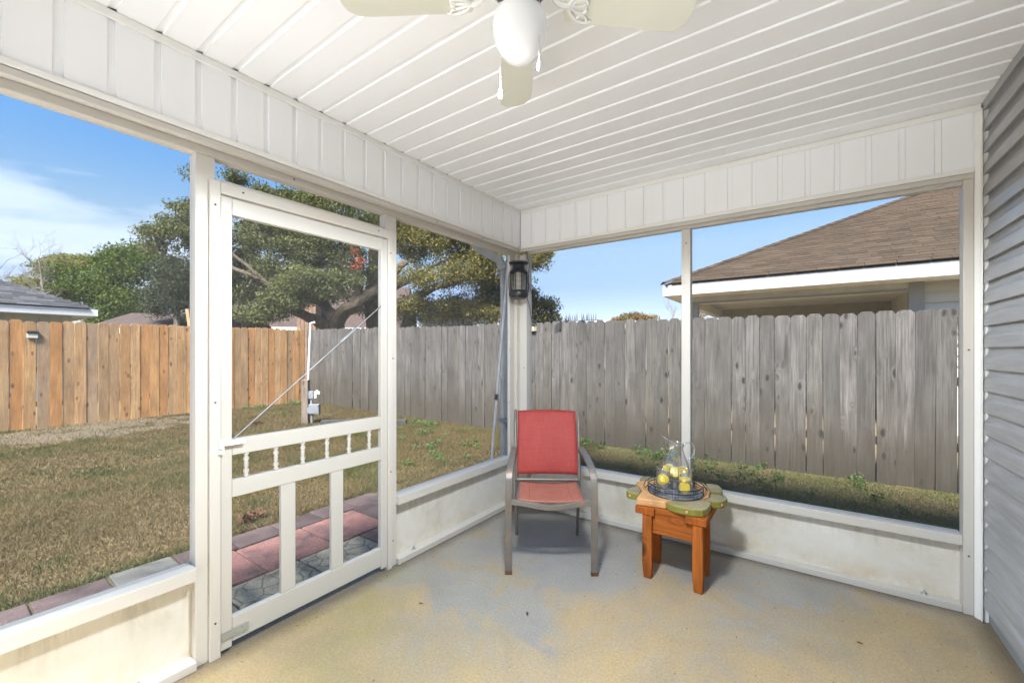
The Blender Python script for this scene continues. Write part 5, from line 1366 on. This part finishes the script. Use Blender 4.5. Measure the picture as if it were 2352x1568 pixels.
MB().prism([(-.028, .0205), (.028, .0205), (.016, .042), (-.012, .042)], -0.018, 0.02, Matrix.Rotation(R(90), 4, 'X')).build('cap', M_PVC, oa, False, 0.004)

# ================================================================== CEILING FAN
FX, FY = 1.3945, -2.056
fan = empty('ceiling_fan', 'white ceiling fan with pale sage blades and a round white glass globe', 'ceiling fan', (FX, FY, CZ), YAW)
MB().lathe([(0.085, 0.0), (0.105, -0.004), (0.118, -0.03), (0.122, -0.07), (0.112, -0.105), (0.098, -0.118)], 40).build('motor_housing', M_FANWHITE, fan, True)
MB().lathe([(0.062, -0.1185), (0.092, -0.1187), (0.095, -0.124), (0.095, -0.140), (0.088, -0.146), (0.060, -0.1462)], 40).build('flywheel', M_FANWHITE, fan, True)
for i in range(12): 
    MB().box(0.062, 0.084, -0.014, 0.014, -0.1495, -0.1464, Tm(0, 0, 0, i * math.pi / 6)).build('vent', M_FANDARK, fan)
MB().lathe([(0.044, -0.1465), (0.044, -0.170), (0.043, -0.195), (0.040, -0.205), (0.052, -0.2055), (0.050, -0.2105)], 36).build('switch_housing', M_FANWHITE, fan, True)
for a in (-1.9, -1.1, 0.4):
    MB().lathe([(0.004, 0), (0.003, 0.002)], 8, Tm(0.0441 * math.cos(a), 0.0441 * math.sin(a), -0.185, a, 0, R(90))).build('screw', M_CHAIN, fan)
globe = MB().lathe([(0.046, -0.2106), (0.058, -0.218), (0.072, -0.232), (0.080, -0.250), (0.0825, -0.272), (0.079, -0.296), (0.070, -0.322), (0.056, -0.346), (0.038, -0.362), (0.020, -0.371), (0.008, -0.375), (0.001, -0.377)], 40).build('globe', M_GLOBE, fan, True)
# added fill spot under the fan globe, brightening the porch interior
ld = bpy.data.lights.new('fill_spot', 'SPOT'); lo = bpy.data.objects.new('fill_spot', ld); col.objects.link(lo); lo.parent = fan
ld.energy = FILL_POWER; ld.spot_size = R(178); ld.spot_blend = 0.25; ld.shadow_soft_size = 0.12; ld.color = (0.94, 1.0, 1.06)
lo.location = (0, 0, -0.39)
# blades
BL = [(0.150, -.052), (0.20, -.058), (0.46, -.069), (0.505, -.066), (0.535, -.038), (0.540, 0), (0.535, .038), (0.505, .066), (0.46, .069), (0.20, .058), (0.150, .052), (0.140, .03), (0.140, -.03)]
bme = MB().prism(BL, -0.003, 0.003).mesh('blade', M_BLADE)
def bracket():
    mb = MB()
    mb.tube(curve([(0.078, 0, 0.048), (0.098, 0, 0.030), (0.116, 0, 0.004), (0.130, 0, -0.006), (0.150, 0, -0.0065)], 4), 0.0085, 8)
    for s in (-1, 1):
        mb.tube(curve([(0.148, 0, -0.0065), (0.158, s * .022, -0.0065), (0.178, s * .040, -0.006), (0.205, s * .050, -0.006), (0.228, s * .044, -0.006)], 4), [0.0075 - 0.0002 * i for i in range(17)], 7)
        mb.tube(curve([(0.150, 0, -0.006), (0.172, s * .016, -0.006), (0.196, s * .022, -0.006), (0.206, s * .010, -0.006), (0.195, s * .004, -0.006)], 4), 0.0050, 6)
        mb.tube(curve([(0.178, s * .040, -0.006), (0.190, s * .026, -0.006), (0.207, s * .030, -0.006), (0.215, s * .044, -0.006)], 4), 0.0042, 6)
    mb.tube([(0.150, 0, -0.0055), (0.205, 0, -0.0055)], 0.005, 6)
    return mb.mesh('blade_bracket', M_FANWHITE, True)
brm = bracket()
for i in range(4):
    a = R((4.5, 91.0, 179.0, 271.0)[i])
    rot = Matrix.Rotation(a, 4, 'Z') @ Matrix.Translation((0, 0, -0.189)) @ Matrix.Rotation(R(-11), 4, 'X')
    o = link('blade', bme, fan, 0.002); o.matrix_local = rot @ Matrix.Translation((0, 0, 0.002))
    o = link('blade_bracket', brm, fan, 0, None, None, True); o.matrix_local = rot
def chain(x, y, z0, z1):
    mb = MB(); n = int((z0 - z1) / 0.0046)
    for i in range(n):
        z = z0 - i * 0.0046
        mb.lathe([(0.0004, -.0019), (0.0016, -.001), (0.0018, 0), (0.0016, .001), (0.0004, .0019)], 6, Matrix.Translation((x, y, z)), cap=False)
    o = mb.build('pull_chain', M_CHAIN, fan, True)
    MB().lathe([(0.001, 0.002), (0.0035, 0.0), (0.0065, -0.014), (0.0072, -0.022), (0.004, -0.030), (0.001, -0.031)], 14, Matrix.Translation((x, y, z1))).build('pull_knob', M_FANWHITE, o, True)
chain(-0.060, 0.035, -0.19, -0.432)
chain(0.056, -0.040, -0.19, -0.395)
MB().tube([(0.043, -0.03, -0.178), (0.056, -0.040, -0.192)], 0.0015, 5).build('chain_guide', M_CHAIN, fan)
MB().tube([(-0.043, 0.02, -0.178), (-0.060, 0.035, -0.192)], 0.0015, 5).build('chain_guide', M_CHAIN, fan)

# tiny grit and blown-in crumbs on the patio floor
def grit():
    N = 260
    x = rng.uniform(0.05, 2.75, N); y = -np.abs(rng.normal(0, 0.9, N)) - 0.02
    edge = rng.random(N) < 0.45
    y[edge] = -0.012 - np.abs(rng.normal(0, 0.035, edge.sum())); k2 = edge & (rng.random(N) < 0.4)
    x[k2] = 0.03 + np.abs(rng.normal(0, 0.03, k2.sum())); y[k2] = rng.uniform(-2.3, -0.05, k2.sum())
    V = []; F = []
    for i in range(N):
        s = rng.uniform(0.0008, 0.0028); a = rng.uniform(0, 6.28); el = rng.uniform(1, 3.2); o = len(V)
        for dx, dy, dz in ((-el, -1, 0), (el, -1, 0), (0, 1.2, 0), (0, 0, 1.1)):
            V.append((x[i] + s * (dx * math.cos(a) - dy * math.sin(a)), y[i] + s * (dx * math.sin(a) + dy * math.cos(a)), 0.0003 + s * dz))
        F += [(o, o + 1, o + 3), (o + 1, o + 2, o + 3), (o + 2, o, o + 3)]
    tag(link('floor_grit', np_mesh('floor_grit', V, F, M_RUSTSCREW)), 'scattered tiny brown grit and crumbs on the patio floor', 'grit', kind='stuff')
grit()
# dry leaves and scraps on the patio floor
for i, (x, y, s, lab) in enumerate([(0.93, -1.30, .026, 'dark leaf scrap on the patio floor in front of the chair'), (0.42, -1.55, .018, 'thin brown leaf scrap on the patio floor near the door'), (2.05, -1.28, .02, 'black leaf scrap on the worn tan floor'), (1.98, -1.20, .016, 'small black scrap on the worn tan floor beside another'),
                                    (2.30, -0.60, .018, 'dark scrap on the grey floor near the knee wall and siding')]):
    s *= 0.72
    me = MB().add([(-s, 0, .001), (-s * .3, s * .35, .004), (s * .5, s * .28, .003), (s, 0, .006), (s * .3, -s * .3, .003), (-s * .4, -s * .3, .002)], [(0, 5, 4, 3, 2, 1)]).mesh('dry_leaf', M_RUSTSCREW)
    o = link('dry_leaf', me, None, 0, (x, y, 0.001), (0, 0, random.uniform(0, 6))); sm_ = o.modifiers.new('thick', 'SOLIDIFY'); sm_.thickness = 0.0006
    tag(o, lab, 'leaf')
